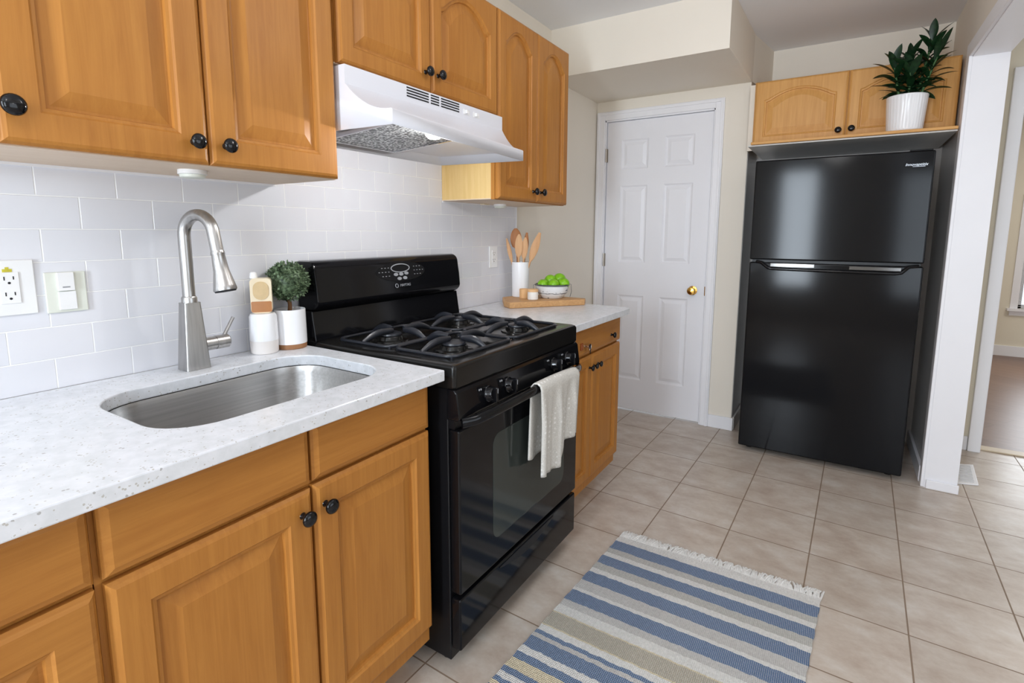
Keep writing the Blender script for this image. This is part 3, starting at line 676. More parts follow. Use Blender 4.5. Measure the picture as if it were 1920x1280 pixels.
# ------------------------------------------------------------------ range
YS, YE = 0.016, 0.772
t = thing('gas_range', 'glossy black freestanding gas range between the two countertops', 'stove', (0.34, 0.394, 0))
bm = BM(); bx(bm, 0.03, 0.648, YS, YE, 0.035, 0.855, 0.003); obj('body', bm, BLACKM, t)
for x in (0.08, 0.60):
    for y in (YS+0.05, YE-0.05): bm = BM(); lathe(bm, [(0.02, 0), (0.02, 0.036)], (x, y, 0), seg=14); obj('foot', bm, BLACKM, t, smooth=40)
bm = BM()
def cr(k, z, r): return [(x, y, z) for x, y in rrect(0.095+k, 0.676-k, YS-0.004+k, YE+0.004-k, r, 4)]
rings_solid(bm, [cr(0.004, 0.856, 0.010), cr(0.0, 0.862, 0.012), cr(0.0, 0.912, 0.012), cr(0.005, 0.920, 0.010), cr(0.014, 0.9235, 0.01), cr(0.050, 0.9225, 0.02), cr(0.062, 0.914, 0.02), cr(0.09, 0.911, 0.03)])
obj('cooktop', bm, COOKT, t, smooth=35)
bm = BM(); prism(bm, [(0.645, 0.8545), (0.672, 0.8545), (0.680, 0.846), (0.690, 0.775), (0.684, 0.768), (0.645, 0.768)], YS-0.002, YE+0.002)
obj('control_panel', bm, BLACK, t, bevel=0.003)
nrm = Vector((0.071, 0, 0.010)).normalized()
for y in (0.155, 0.262, 0.560, 0.668):
    p = Vector((0.6855, y, 0.812)); bm = BM()
    lathe(bm, [(0.024, 0), (0.024, 0.004), (0.021, 0.007), (0.019, 0.020), (0.0165, 0.023), (0.0001, 0.023)], p, nrm, 28)
    bx(bm, p.x+0.012, p.x+0.034, y-0.0055, y+0.0055, p.z-0.021, p.z+0.023, 0.003); kb = obj('knob', bm, KNOBB, t, smooth=40)
    bm = BM(); bx(bm, p.x+0.0335, p.x+0.0348, y-0.001, y+0.001, p.z+0.006, p.z+0.020); obj('pointer', bm, SILK, kb)
    bm = BM(); q = p+Vector((-0.0005, -0.036, 0.021)); lathe(bm, [(0.003, 0), (0.003, 0.0015)], q, nrm, 10); bx(bm, q.x, q.x+0.0015, q.y-0.010, q.y-0.006, q.z-0.002, q.z+0.003); obj('burner_mark', bm, SILK, t)
bm = BM(); bx(bm, 0.648, 0.668, YS+0.004, YE-0.004, 0.742, 0.768)
for k in range(5): bx(bm, 0.668, 0.672, YS+0.10+k*0.115, YS+0.20+k*0.115, 0.748, 0.752); bx(bm, 0.668, 0.672, YS+0.10+k*0.115, YS+0.20+k*0.115, 0.757, 0.761)
obj('vent_grille', bm, BLACKM, t)
bm = BM(); bx(bm, 0.6485, 0.684, YS+0.002, YE-0.002, 0.252, 0.740, 0.006, 3); dr = obj('oven_door', bm, BLACK, t, smooth=30)
bm = BM()
def wr(k, x): return [(x, a, b) for a, b in rrect(YS+0.165+k, YE-0.115-k, 0.335+k, 0.675-k, 0.035, 6)]
rings_solid(bm, [wr(0, 0.6835), wr(0, 0.6846), wr(0.003, 0.6850)]); obj('window', bm, GLASSD, dr)
bm = BM(); hp = []
for k in range(25):
    u = k/24; y = YS+0.010+(YE-YS-0.020)*u; b = min(1.0, math.sin(math.pi*u)**0.45 if 0 < u < 1 else 0)
    hp.append((0.688+0.050*b, y, 0.762+0.020*math.sin(math.pi*u)))
tube(bm, hp, [0.010]*25, 14, squash=1.5, upv=(0, 0, 1)); obj('handle', bm, BLACK, t, smooth=60)
bm = BM(); bx(bm, 0.6485, 0.682, YS+0.002, YE-0.002, 0.075, 0.236, 0.006, 3); dw = obj('drawer', bm, BLACK, t, smooth=30)
bm = BM()
arc = [(y, 0.222-0.030*math.sin(math.pi*(y-0.22)/0.36)) for y in [0.22+0.36*k/16 for k in range(17)]]
rings_solid(bm, [[(0.6815, a, b) for a, b in arc]+[(0.6815, 0.58, 0.226), (0.6815, 0.22, 0.226)], [(0.684, a, b) for a, b in arc]+[(0.684, 0.58, 0.226), (0.684, 0.22, 0.226)]]); obj('pull', bm, BLACKM, dw)
# back guard
bm = BM(); prism(bm, [(0.012, 0.856), (0.094, 0.856), (0.1, 0.925), (0.085, 1.02), (0.012, 1.02)], YS, YE); obj('backguard', bm, BLACK, t, bevel=0.003)
bm = BM(); pr = [(0.012, 1.0205)]+[(0.070+0.042*math.cos(a), 1.052+0.033*math.sin(a)) for a in [R(-85+k*12) for k in range(8)]]+[(0.108, 1.10), (0.102, 1.135)]+[(0.070+0.030*math.cos(a), 1.150+0.033*math.sin(a)) for a in [R(k*11) for k in range(9)]]+[(0.012, 1.182)]
def cons(dy, s):
    cx0, cz0 = 0.055, 1.10
    return [(cx0+(a-cx0)*s, dy, cz0+(b-cz0)*s) for a, b in pr]
rings_solid(bm, [cons(YS+0.006, 0.90), cons(YS+0.008, 0.965), cons(YS+0.016, 1.0), cons(YE-0.016, 1.0), cons(YE-0.008, 0.965), cons(YE-0.006, 0.90)])
co = obj('control_console', bm, BLACK, t, smooth=38)
def ell(bm, cy, cz, ry, rz, x0, x1, n=36, inner=None):
    o = [(cy+ry*math.cos(2*math.pi*k/n), cz+rz*math.sin(2*math.pi*k/n)) for k in range(n)]
    def X(z, d): return 0.108-(z-1.10)*0.17+d
    if inner is None: rings_solid(bm, [[(X(b, x0), a, b) for a, b in o], [(X(b, x1), a, b) for a, b in o]])
    else:
        i = [(cy+(ry-inner)*math.cos(2*math.pi*k/n), cz+(rz-inner)*math.sin(2*math.pi*k/n)) for k in range(n)]
        rings_solid(bm, [[(X(b, x0), a, b) for a, b in i], [(X(b, x1), a, b) for a, b in i], [(X(b, x1), a, b) for a, b in o], [(X(b, x0), a, b) for a, b in o]], False, False)
    return bm
OY, OZ = 0.412, 1.128
obj('oval_panel', ell(BM(), OY, OZ, 0.130, 0.036, -0.002, 0.0015), BLACKM, co)
obj('display_ring', ell(BM(), OY-0.006, OZ+0.013, 0.050, 0.017, 0.001, 0.0030, inner=0.0035), SILK, co)
for dy, dz in ((-0.034, -0.010), (-0.006, -0.010), (0.022, -0.008), (-0.018, -0.026), (0.012, -0.025)):
    obj('button', ell(BM(), OY+dy, OZ+dz, 0.011, 0.006, 0.001, 0.0035, 12), SILK, co)
for sd in (-1, 1):
    bm = BM()
    for i in range(4):
        for j in range(3):
            yy = OY+sd*(0.068+0.016*i); zz = OZ+0.016-0.015*j
            if ((yy-OY)/0.125)**2+((zz-OZ)/0.033)**2 < 1: ell(bm, yy, zz, 0.0035, 0.0014, 0.001, 0.0025, 8)
    obj('key_legend', bm, SILK, co)
obj('logo', ell(BM(), 0.375, 1.076, 0.008, 0.008, 0.001, 0.003, 20, inner=0.0016), SILK, co)
text('logo_text', 'MAYTAG', 0.014, (0.1150, 0.420, 1.076), (R(90), 0, R(90)), SILK, co)
# burners and grates
BUR = [(0.245, 0.205), (0.520, 0.205), (0.245, 0.583), (0.520, 0.583)]
for bxx, byy in BUR:
    bm = BM(); lathe(bm, [(0.062, 0.0), (0.060, 0.004), (0.045, 0.006), (0.042, 0.016), (0.040, 0.018)], (bxx, byy, 0.911), seg=32); bu = obj('burner', bm, COOKT, t, smooth=40)
    bm = BM(); lathe(bm, [(0.036, 0.0182), (0.038, 0.021), (0.037, 0.026), (0.030, 0.0285), (0.0001, 0.0285)], (bxx, byy, 0.911), seg=32); obj('burner_cap', bm, IRON, bu, smooth=40)
for y0, y1 in ((0.070, 0.388), (0.400, 0.718)):
    bm = BM(); zf = 0.927
    for x0, x1 in ((0.140, 0.378), (0.392, 0.622)):
        lp = [(x, y, zf) for x, y in rrect(x0, x1, y0, y1, 0.035, 6)]; tube(bm, lp+[lp[0]], 0.0055, 8, caps=False)
        cx0, cy0 = (x0+x1)/2, (y0+y1)/2
        for dx, dy, L in ((1, 0, (x1-x0)/2), (-1, 0, (x1-x0)/2), (0, 1, (y1-y0)/2), (0, -1, (y1-y0)/2)):
            pp = []
            for k in range(9):
                s = k/8; rr = L-(L-0.026)*s; pp.append((cx0+dx*rr, cy0+dy*rr, zf+0.024*math.sin(min(1, s*1.6)*math.pi/2)-0.004*s))
            tube(bm, pp, [0.006+0.0035*math.sin(math.pi*k/8) for k in range(9)], 8, squash=1.25, upv=(0, 0, 1))
        for sx_, sy_ in ((x0+0.01, y0+0.01), (x1-0.01, y0+0.01), (x0+0.01, y1-0.01), (x1-0.01, y1-0.01)): tube(bm, [(sx_, sy_, 0.9135), (sx_, sy_, zf)], 0.005, 8)
    obj('grate', bm, IRON, t, smooth=50)

# dish towel over the oven handle
bm = BM(); NU, NV = 30, 46; grid = []
ty0, ty1 = 0.345, 0.625
for i in range(NU+1):
    u = i/NU; row = []; y = ty0+(ty1-ty0)*u
    zt = 0.762+0.020*math.sin(math.pi*(y-YS-0.01)/(YE-YS-0.02))
    xh = 0.738
    Lf = 0.300 if u < 0.58 else (0.300-0.055*min(1, (u-0.58)/0.12) - 0.010*(u-0.58))
    Lf += 0.012*math.sin(u*5.0); Lb = 0.235+0.01*math.sin(u*9)
    for j in range(NV+1):
        s = j/NV
        if s < 0.40:
            k = 1-s/0.40; z = zt-Lb*k; x = xh-0.0195-0.006*k+0.006*k*math.sin(u*16+1.0); yy = y-0.012*k*(1-u)
        elif s < 0.50:
            a = math.pi*(1-(s-0.40)/0.10); x = xh+0.0195*math.cos(a); z = zt+0.0205*math.sin(a); yy = y
        else:
            k = (s-0.50)/0.50; z = zt-Lf*k; f = min(1, k*2.5)
            x = xh+0.0195+f*(0.008*math.sin(u*15.0+0.6)+0.005*math.sin(u*31.0)) - 0.016*k
            yy = y+0.022*k*(1-u)+0.006*k*math.sin(u*7) + 0.012*k*u
        row.append(bm.verts.new((x, yy, z)))
    grid.append(row)
for i in range(NU):
    for j in range(NV): bm.faces.new((grid[i][j], grid[i+1][j], grid[i+1][j+1], grid[i][j+1]))
tw = obj('dish_towel', bm, TOWEL, smooth=60); md = tw.modifiers.new('s', 'SOLIDIFY'); md.thickness = 0.004; md.offset = 0.0
tag(tw, 'off-white dotted dish towel hanging over the oven handle', 'towel')

# ------------------------------------------------------------------ range hood
t = thing('range_hood', 'white under-cabinet range hood with a lit lamp above the range', 'range hood', (0.25, 0.38, 1.56))
def prof(xl):
    x0 = 0.330
    c = [(x0, 1.735), (x0, 1.684)]
    for k in range(1, 11): u = k/10; c.append((x0+(xl-x0-0.003)*u, 1.684-0.086*(1-(1-u)**2.1)))
    return c+[(xl, 1.594), (xl, 1.557)]
PL, PR = prof(0.508), prof(0.430); YL0, YR0 = -0.022, 0.768
bm = BM()
def hoodring(p, y, b=0.008): return [(x, y, z) for x, z in p]+[(b, y, 1.566), (b, y, 1.735)]
L_ = [bm.verts.new(v) for v in hoodring(PL, YL0)]; R_ = [bm.verts.new(v) for v in hoodring(PR, YR0)]
n = len(L_)
for k in range(n):
    if k == len(PL)-1: continue          # the bottom stays open
    bm.faces.new((L_[k], L_[(k+1) % n], R_[(k+1) % n], R_[k]))
bm.faces.new(L_); bm.faces.new(R_)
hb = obj('body', bm, HOODW, t, smooth=25); md = hb.modifiers.new('s', 'SOLIDIFY'); md.thickness = 0.004; md.offset = -1
bm = BM(); v = [(0.012, YL0+0.005, 1.602), (0.495, YL0+0.005, 1.592), (0.420, YR0-0.005, 1.592), (0.012, YR0-0.005, 1.602)]
rings_solid(bm, [v, [(a, b, c+0.003) for a, b, c in v]]); obj('underside', bm, HOODW, t)
def fz_(x): return 1.569+0.022*(x-0.10)/0.31
def fbox(bm, x0, x1, y0, y1, d0, d1):
    return rings_solid(bm, [[(x0, y0, fz_(x0)+d0), (x1, y0, fz_(x1)+d0), (x1, y1, fz_(x1)+d0), (x0, y1, fz_(x0)+d0)], [(x0, y0, fz_(x0)+d1), (x1, y0, fz_(x1)+d1), (x1, y1, fz_(x1)+d1), (x0, y1, fz_(x0)+d1)]])
fl = obj('filter', fbox(BM(), 0.104, 0.406, 0.090, 0.392, 0.0, 0.006), FILT, t)
bm = BM()
for a in ((0.098, 0.106, 0.084, 0.398), (0.404, 0.412, 0.084, 0.398), (0.106, 0.404, 0.084, 0.092), (0.106, 0.404, 0.390, 0.398)): fbox(bm, *a, -0.003, 0.008)
obj('filter_frame', bm, CHROME, fl)
bm = BM(); lathe(bm, [(0.0001, -0.020), (0.016, -0.018), (0.026, -0.008), (0.028, 0.006)], (0.445, 0.215, 1.5775), seg=24, cap=False); obj('lamp', bm, LAMPL, t, smooth=60)
bm = BM()
for y0, y1 in ((0.222, 0.325), (0.336, 0.378), (0.389, 0.488)):
    for k in range(4): bx(bm, 0.3295, 0.3312, y0, y1, 1.7005+k*0.0085, 1.7045+k*0.0085)
obj('vent_slots', bm, DARK, t)
for y in (0.528, 0.588):
    bm = BM(); bx(bm, 0.330, 0.3315, y-0.016, y+0.022, 1.700, 1.718, 0.0005); bx(bm, 0.3315, 0.340, y-0.007, y+0.007, 1.703, 1.716, 0.002); obj('switch', bm, WHITEP, t)
pl_ = bpy.data.lights.new('hood_bulb', 'POINT'); pl_.energy = 6.0; pl_.color = (1, 0.99, 0.97); pl_.shadow_soft_size = 0.012
po = bpy.data.objects.new('hood_bulb', pl_); C.objects.link(po); po.location = (0.430, 0.215, 1.541)

# ------------------------------------------------------------------ refrigerator
FX0, FX1, FYF = 1.082, 1.868, 2.18
t = thing('refrigerator', 'tall glossy black top-freezer refrigerator standing in the grey alcove', 'refrigerator', (1.475, 2.5, 0))
bm = BM(); bx(bm, FX0+0.006, FX1-0.006, FYF+0.066, 2.835, 0.03, 1.660, 0.004); obj('body', bm, FRIDGES, t)
for x in (FX0+0.05, FX1-0.05):
    for y in (FYF+0.09, 2.78): bm = BM(); lathe(bm, [(0.018, 0), (0.018, 0.031)], (x, y, 0), seg=14); obj('foot', bm, BLACKM, t, smooth=40)
bm = BM(); bx(bm, FX0, FX1, FYF, FYF+0.062, 1.130, 1.672, 0.008, 3); fz = obj('freezer_door', bm, FRIDGE, t, smooth=30)
bm = BM(); bx(bm, FX0, FX1, FYF, FYF+0.062, 0.030, 1.116, 0.008, 3); rd = obj('fridge_door', bm, FRIDGE, t, smooth=30)
bm = BM(); bx(bm, FX0+0.012, FX1-0.012, FYF+0.016, FYF+0.06, 1.116, 1.130); obj('door_gap', bm, BLACKM, t)
bm = BM(); y0 = FYF-0.010
tube(bm, [(1.118, y0+0.008, 1.120), (1.145, y0, 1.114), (1.180, y0-0.006, 1.086), (1.20, y0-0.006, 1.082), (1.47, y0-0.008, 1.079), (1.755, y0-0.006, 1.078), (1.780, y0-0.006, 1.082), (1.808, y0, 1.112), (1.848, y0+0.008, 1.118)], 0.0085, 10); hn = obj('handle', bm, BLACK, rd, smooth=60)
bm = BM(); RECG = plain('recess_gloss', (0.10, 0.095, 0.09, 1), 0.12, 0.6, 0.5); bx(bm, 1.19, 1.405, y0+0.001, y0+0.0095, 1.092, 1.113, 0.002); obj('handle_recess', bm, RECG, rd); bm = BM(); bx(bm, 1.56, 1.78, y0+0.001, y0+0.0095, 1.089, 1.108, 0.002); obj('handle_recess', bm, RECG, rd)
text('brand_script', 'Innovaptitix', 0.0185, (1.797, FYF-0.0006, 1.608), (R(90), 0, 0), LOGO, fz, shear=0.35)
bm = BM(); bx(bm, 1.783, 1.832, FYF-0.0008, FYF+0.0005, 1.5975, 1.599); obj('underline', bm, LOGO, fz)
bm = BM(); bx(bm, FX1-0.10, FX1-0.01, FYF+0.01, FYF+0.075, 1.6722, 1.680, 0.003); obj('hinge_cover', bm, BLACKM, t)

# ribbed pot with the leafy plant on the ledge
qx, qy, qz = 1.742, 2.303, 1.780
t = thing('potted_plant', 'dark green leafy plant in a white ribbed pot above the refrigerator', 'plant', (qx, qy, qz))
bm = BM(); wv = lambda a, h: 1.0 + (0.016*abs(math.sin(16*a)) - 0.016 if h > 0.012 and h < 0.166 else 0.0)
lathe(bm, [(0.068, 0.0005), (0.074, 0.004), (0.076, 0.012), (0.0762, 0.0125), (0.086, 0.165), (0.0865, 0.167), (0.087, 0.172), (0.085, 0.175), (0.080, 0.174), (0.079, 0.150)], (qx, qy, qz), seg=192, wave=wv); obj('pot', bm, CERAM, t, smooth=70)
bm = BM(); lathe(bm, [(0.077, 0.145), (0.077, 0.156), (0.0001, 0.160)], (qx, qy, qz), seg=24); obj('soil', bm, SOIL, t)
def blade(bm, p, d, L, W, droop, tw=0.0):
    d = Vector(d).normalized(); pts = []; cur = Vector(p); N = 9; dd = d.copy()
    for k in range(N+1):
        pts.append((cur.copy(), dd.copy())); cur = cur+dd*(L/N); dd = (dd+Vector((0, 0, -droop/N))).normalized()
    prev = None
    for k, (c0, t0) in enumerate(pts):
        u = k/N; wd = W*(math.sin(math.pi*min(1, 0.06+u*0.94))**0.8); s = t0.cross(Vector((0, 0, 1)))
        s = s.normalized() if s.length > 1e-4 else Vector((1, 0, 0)); s = Matrix.Rotation(tw, 3, t0) @ s; nn = s.cross(t0)
        ring = [bm.verts.new(c0-s*wd/2+nn*wd*0.16), bm.verts.new(c0), bm.verts.new(c0+s*wd/2+nn*wd*0.16)]
        if prev:
            bm.faces.new((prev[0], prev[1], ring[1], ring[0])); bm.faces.new((prev[1], prev[2], ring[2], ring[1]))
        prev = ring
bm = BM(); sb = BM(); rng = random.Random(21)
for (ox, oy, H, lean) in ((-0.030, -0.01, 0.17, (-0.22, -0.1)), (0.000, 0.0, 0.20, (-0.02, 0.02)), (0.034, -0.006, 0.27, (0.16, -0.02)), (0.005, -0.028, 0.12, (-0.05, -0.25)), (0.045, -0.02, 0.19, (0.30, -0.1))):
    p0 = Vector((qx+ox, qy+oy, qz+0.155)); top = p0+Vector((lean[0]*H, lean[1]*H, H))
    tube(sb, [p0, (p0+top)/2, top], [0.007, 0.006, 0.004], 8)
    for k in range(20):
        u = 0.10+0.90*k/19; pp = p0.lerp(top, u); a = k*2.4+ox*90; el = 0.10+1.05*u**1.8
        d = Vector((math.cos(a)*math.cos(el), math.sin(a)*math.cos(el)*0.75, math.sin(el)+0.2))
        if d.y > 0.3: d.y = 0.3
        blade(bm, pp, d, rng.uniform(0.085, 0.13), rng.uniform(0.026, 0.038), rng.uniform(0.4, 1.1), rng.uniform(-0.5, 0.5))
for v in bm.verts:
    if v.co.y > 2.392: v.co.y = 2.392-0.2*(v.co.y-2.392)
    if v.co.z < qz+0.03: v.co.z = qz+0.03
obj('foliage', bm, LEAF, t, recalc=False, smooth=80); obj('stem', sb, STEMM, t, smooth=50)

# ------------------------------------------------------------------ far counter group
BT = ZT+0.030
bp = [(0.143, 1.070), (0.198, 1.036), (0.445, 1.350), (0.430, 1.394), (0.090, 1.394), (0.048, 1.200)]
bm = BM(); rings_solid(bm, [[(x, y, ZT+0.0005) for x, y in bp], [(x, y, BT) for x, y in bp]])
tag(obj('cutting_board', bm, OAK, bevel=0.004), 'thick oak cutting board with angled corners on the far countertop', 'cutting board')
cx, cy = 0.110, 1.275
bm = BM(); lathe(bm, [(0.040, 0.0005), (0.043, 0.004), (0.0455, 0.178), (0.0450, 0.181), (0.0415, 0.180), (0.0395, 0.02), (0.0001, 0.018)], (cx, cy, BT), seg=36)
tag(obj('utensil_crock', bm, CERAM, smooth=40), 'tall white ceramic crock holding wooden utensils on the cutting board', 'crock')
def utensil(name, label, base, tip, w, L, kind, mat, head=0.38):
    base = Vector(base); tip = Vector(tip); d = (tip-base).normalized(); view = Vector((1.42, -2.33, 0.1)).normalized()
    s = d.cross(view).normalized(); n = s.cross(d); tot = (tip-base).length
    N = 20; rings = []
    for k in range(N+1):
        u = k/N; hw = 0.0048
        if u > 1-head:
            q = (u-(1-head))/head
            hw = {'spoon': w/2*math.sin(math.pi*min(0.995, 0.12+0.86*q))**0.55, 'spat': w/2*min(1, 0.25+q*2.2)*(1 if q < 0.9 else 1-2.5*(q-0.9)), 'fork': w/2*(0.2+0.8*math.sin(math.pi*min(0.97, 0.1+0.75*q)))*(1-0.5*q*q)}[kind]
            hw = max(hw, 0.002)
        th = 0.0045 if u <= 1-head else 0.003
        c = base+d*(tot*u)
        rings.append([c+s*(hw*math.cos(2*math.pi*j/10))+n*(th*math.sin(2*math.pi*j/10)) for j in range(10)])
    bm = BM(); rings_solid(bm, rings)
    tag(obj(name, bm, mat, smooth=50), label, 'utensil', 'wooden utensils in the crock')
zb = BT+0.085
utensil('wooden_spatula', 'slim wooden utensil leaning out furthest left from the white crock', (cx-0.016, cy-0.016, zb), (0.056, 1.226, 1.246), 0.024, 0.3, 'fork', SPOON1, 0.55)
utensil('wooden_spoon', 'dark wooden spoon with a large round head at the back of the crock', (cx-0.020, cy+0.016, zb), (0.066, 1.296, 1.298), 0.060, 0.3, 'spoon', SPOON2, 0.38)
utensil('wooden_spoon', 'pale oval wooden spoon upright in front of the dark round spoon', (cx+0.002, cy-0.024, zb), (0.124, 1.238, 1.268), 0.040, 0.3, 'spoon', SPOON1, 0.46)
utensil('wooden_spoon', 'pale wooden spoon standing second from the front, in the middle of the crock', (cx+0.014, cy-0.006, zb), (0.148, 1.262, 1.252), 0.034, 0.3, 'spoon', SPOON1, 0.46)
utensil('wooden_spatula', 'pointed brown wooden utensil rising behind the two pale middle spoons', (cx-0.002, cy+0.024, zb), (0.122, 1.320, 1.276), 0.034, 0.3, 'fork', SPOON2, 0.46)
utensil('wooden_spoon', 'short narrow wooden spoon leaning right beside the large spatula', (cx+0.010, cy+0.022, zb), (0.178, 1.340, 1.250), 0.030, 0.3, 'spoon', SPOON1, 0.46)
utensil('wooden_spatula', 'large wooden spatula leaning furthest right out of the white crock', (cx+0.018, cy+0.006, zb), (0.212, 1.298, 1.276), 0.046, 0.3, 'fork', SPOON1, 0.56)
# fruit bowl
ox, oy = 0.276, 1.318
t = thing('fruit_bowl', 'white enamel bowl with a grey rim holding green apples', 'bowl', (ox, oy, BT))
bm = BM(); lathe(bm, [(0.052, 0.0005), (0.056, 0.003), (0.078, 0.030), (0.085, 0.064), (0.083, 0.064), (0.074, 0.030), (0.05, 0.006), (0.0001, 0.005)], (ox, oy, BT), seg=40); obj('body', bm, ENAMEL, t, smooth=50)
bm = BM(); lathe(bm, [(0.083, 0.0642), (0.089, 0.065), (0.0895, 0.071), (0.085, 0.073), (0.082, 0.0715)], (ox, oy, BT), seg=40, cap=False); obj('rim', bm, ENRIM, t, smooth=60)
bm = BM(); tube(bm, [(ox+0.066, oy+0.063, BT+0.070), (ox+0.074, oy+0.068, BT+0.068), (ox+0.076, oy+0.070, BT+0.03), (ox+0.070, oy+0.066, BT+0.003)], 0.0014, 6); obj('wire_bail', bm, WIRE, t, smooth=50); bm = BM()
tube(bm, [(ox-0.066, oy-0.058, BT+0.070), (ox-0.074, oy-0.064, BT+0.068), (ox-0.074, oy-0.066, BT+0.03)], 0.0014, 6); obj('wire_bail', bm, WIRE, t, smooth=50)
def apple(x, y, z, r, label):
    bm = BM(); pf = []
    for k in range(15):
        a = -math.pi/2+math.pi*k/14; pf.append((max(0.0001, r*math.cos(a)*(1+0.03*math.sin(a))), r*0.95*math.sin(a)-(0.10*r if k == 14 else 0)))
    lathe(bm, pf, (x, y, z), seg=24, cap=False); o = obj('green_apple', bm, LIME, smooth=80); tag(o, label, 'apple', 'green apples in the enamel bowl')
VR = Vector((0.855, 0.52, 0)); VB = Vector((-0.52, 0.855, 0)); oc = Vector((ox, oy, BT))
for a, b, h, r, lb in ((-0.048, -0.030, 0.070, 0.029, 'green apple at the left front of the enamel bowl'), (0.004, -0.046, 0.072, 0.029, 'green apple in the middle of the front row in the bowl'), (0.056, -0.020, 0.075, 0.031, 'green apple at the right front of the enamel bowl'),
                       (-0.008, 0.018, 0.088, 0.031, 'green apple on the left of the raised back pair in the bowl'), (0.040, 0.040, 0.092, 0.033, 'green apple on the right of the raised back pair in the bowl')):
    p = oc+VR*a+VB*b; apple(p.x, p.y, BT+h, r, lb)
bm = BM(); lathe(bm, [(0.023, 0.0005), (0.024, 0.002), (0.025, 0.046), (0.024, 0.048), (0.021, 0.047), (0.021, 0.03), (0.0001, 0.03)], (0.166, 1.222, BT), seg=28)
tag(obj('wooden_cup', bm, CANDT, smooth=40), 'small tan wooden cup in front of the white crock', 'cup')
t = thing('candle_jar', 'small white candle jar with a pale wooden lid beside the tan cup', 'candle', (0.232, 1.196, BT))
bm = BM(); lathe(bm, [(0.024, 0.0005), (0.0265, 0.003), (0.0265, 0.038), (0.025, 0.040)], (0.232, 1.196, BT), seg=28); obj('jar', bm, CANDW, t, smooth=40)
bm = BM(); lathe(bm, [(0.0268, 0.040), (0.0272, 0.042), (0.0272, 0.051), (0.026, 0.053), (0.0001, 0.053)], (0.232, 1.196, BT), seg=28); obj('lid', bm, CANDT, t, smooth=40)

# ------------------------------------------------------------------ outlets, switch, puck lights
def plate(name, label, cat, y0, y1, z0, z1, mat, loc=True):
    t = thing(name, label, cat, (0.0075, (y0+y1)/2, z0))
    bm = BM(); bx(bm, 0.0072, 0.0125, y0, y1, z0, z1, 0.002); obj('cover_plate', bm, mat, t); return t
def outlet_face(t, yc, z0, z1, wd, slots):
    bm = BM(); bx(bm, 0.012, 0.0145, yc-wd/2, yc+wd/2, z0, z1, 0.001); obj('receptacle', bm, WHITEP, t)
    bm = BM()
    for zc in slots:
        bx(bm, 0.0143, 0.0149, yc-0.0085, yc-0.0065, zc-0.001, zc+0.007); bx(bm, 0.0143, 0.0149, yc+0.0065, yc+0.0085, zc, zc+0.007)
        lathe(bm, [(0.0026, 0), (0.0026, 0.0006)], (0.0143, yc, zc-0.007), PX, 10)
    obj('slots', bm, DARK, t)
t = plate('wall_outlet', 'white double wall outlet at the left end of the tiled backsplash', 'outlet', -0.727, -0.639, 1.094, 1.214, WHITEP)
outlet_face(t, -0.683, 1.120, 1.188, 0.034, (1.172, 1.138))
bm = BM(); bx(bm, 0.0124, 0.0132, -0.692, -0.676, 1.1885, 1.195); bx(bm, 0.0124, 0.0132, -0.687, -0.681, 1.195, 1.199); obj('stain', bm, YELLOW, t)['label'] = 'yellow stain above the upper socket'
t = plate('light_switch', 'ivory wall switch plate beside the outlet on the tiled backsplash', 'switch', -0.624, -0.547, 1.090, 1.183, IVORY)
bm = BM(); bx(bm, 0.0125, 0.019, -0.602, -0.571, 1.140, 1.182, 0.001); obj('slider', bm, WHITEP, t)
bm = BM(); bx(bm, 0.0188, 0.0193, -0.594, -0.580, 1.147, 1.150); obj('pointer', bm, SILK, t)
bm = BM(); bx(bm, 0.0125, 0.0165, -0.602, -0.569, 1.096, 1.138, 0.001); obj('rocker', bm, WHITEP, t)
t = plate('wall_outlet', 'white wall outlet on the tile between the range and the utensil crock', 'outlet', 1.136, 1.207, 1.097, 1.207, WHITEP)
outlet_face(t, 1.172, 1.118, 1.186, 0.034, (1.170, 1.136))
def puck(x, y, label, z=1.423):
    t = thing('puck_light', label, 'light', (x, y, z))
    bm = BM(); lathe(bm, [(0.031, -0.0002), (0.0315, -0.010), (0.029, -0.011)], (x, y, z), seg=28); obj('housing', bm, WHITEP, t, smooth=40)
    bm = BM(); lathe(bm, [(0.028, -0.0112), (0.027, -0.017), (0.024, -0.019), (0.0001, -0.020)], (x, y, z), seg=28); obj('lens', bm, IVORY, t, smooth=40)
puck(0.185, -0.372, 'white round puck light under the cabinet above the faucet')
puck(0.080, 1.128, 'white round puck light under the cabinet above the utensil crock', 1.414)
bm = BM(); bx(bm, 0.03, 0.055, 1.03, 1.075, 1.4085, 1.4138, 0.002); tag(obj('cable_clip', bm, CREAM), 'small cream cable clip beside the far puck light under the cabinet', 'clip')

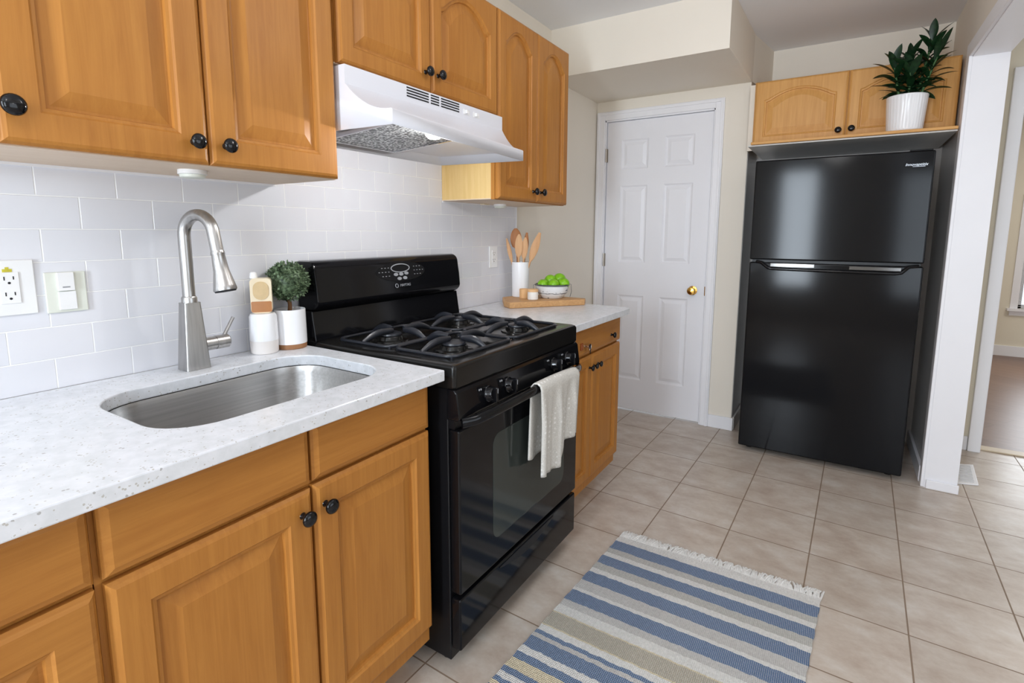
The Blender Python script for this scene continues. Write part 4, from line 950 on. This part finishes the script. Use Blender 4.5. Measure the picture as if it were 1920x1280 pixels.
# ------------------------------------------------------------------ floor things
def rugx(x, y): return x+0.060*(y-0.98)
bm = BM(); NX, NY_ = 12, 60; g = []
for j in range(NY_+1):
    y = -0.22+(0.935+0.22)*j/NY_
    g.append([bm.verts.new((rugx(0.822+0.735*i/NX, y)+0.0015*math.sin(j*1.7+i), y+0.012*i/NX, 0.007+0.0006*math.sin(j*0.9+i*0.7))) for i in range(NX+1)])
for j in range(NY_):
    for i in range(NX): bm.faces.new((g[j][i], g[j][i+1], g[j+1][i+1], g[j+1][i]))
r = bmesh.ops.extrude_face_region(bm, geom=list(bm.faces))
for v in r['geom']:
    if isinstance(v, bmesh.types.BMVert): v.co.z = 0.0006
rug = obj('striped_rug', bm, RUG, smooth=30); tag(rug, 'blue, white and beige striped woven rug with a fringed end on the tiles', 'rug')
bm = BM(); rr = random.Random(3)
bx_ = lambda a, b: bm
for k in range(230):
    x = 0.824+0.731*k/229; y = 0.932+0.012*(k/229); L = rr.uniform(0.045, 0.058); a = rr.uniform(-0.35, 0.35)
    x0 = rugx(x, y); tube(bm, [(x0, y, 0.0045), (x0+L*0.5*math.sin(a), y+L*0.5, 0.005+rr.uniform(0, 0.003)), (x0+L*0.9*math.sin(a*1.4), y+L, 0.003)], [0.0030, 0.0040, 0.0026], 5)
obj('fringe', bm, FRINGE, rug, smooth=60)
t = thing('floor_vent', 'white metal floor register beside the door jamb', 'vent', (2.165, 2.48, 0))
vq = [(2.106, 2.318), (2.203, 2.352), (2.228, 2.650), (2.140, 2.612)]
bm = BM(); rings_solid(bm, [[(x, y, 0.0005) for x, y in vq], [(x, y, 0.006) for x, y in vq]]); obj('frame', bm, TRIM, t, bevel=0.002)
bm = BM()
for k in range(12):
    u = 0.10+0.80*k/11; a = Vector((*vq[0], 0)).lerp(Vector((*vq[3], 0)), u); b = Vector((*vq[1], 0)).lerp(Vector((*vq[2], 0)), u)
    p, q = a.lerp(b, 0.18), a.lerp(b, 0.82); tube(bm, [(p.x, p.y, 0.0062), (q.x, q.y, 0.0062)], 0.003, 6)
obj('louvre', bm, plain('vent_slat', srgb(196, 196, 198), 0.4, 0, 0.4), t)
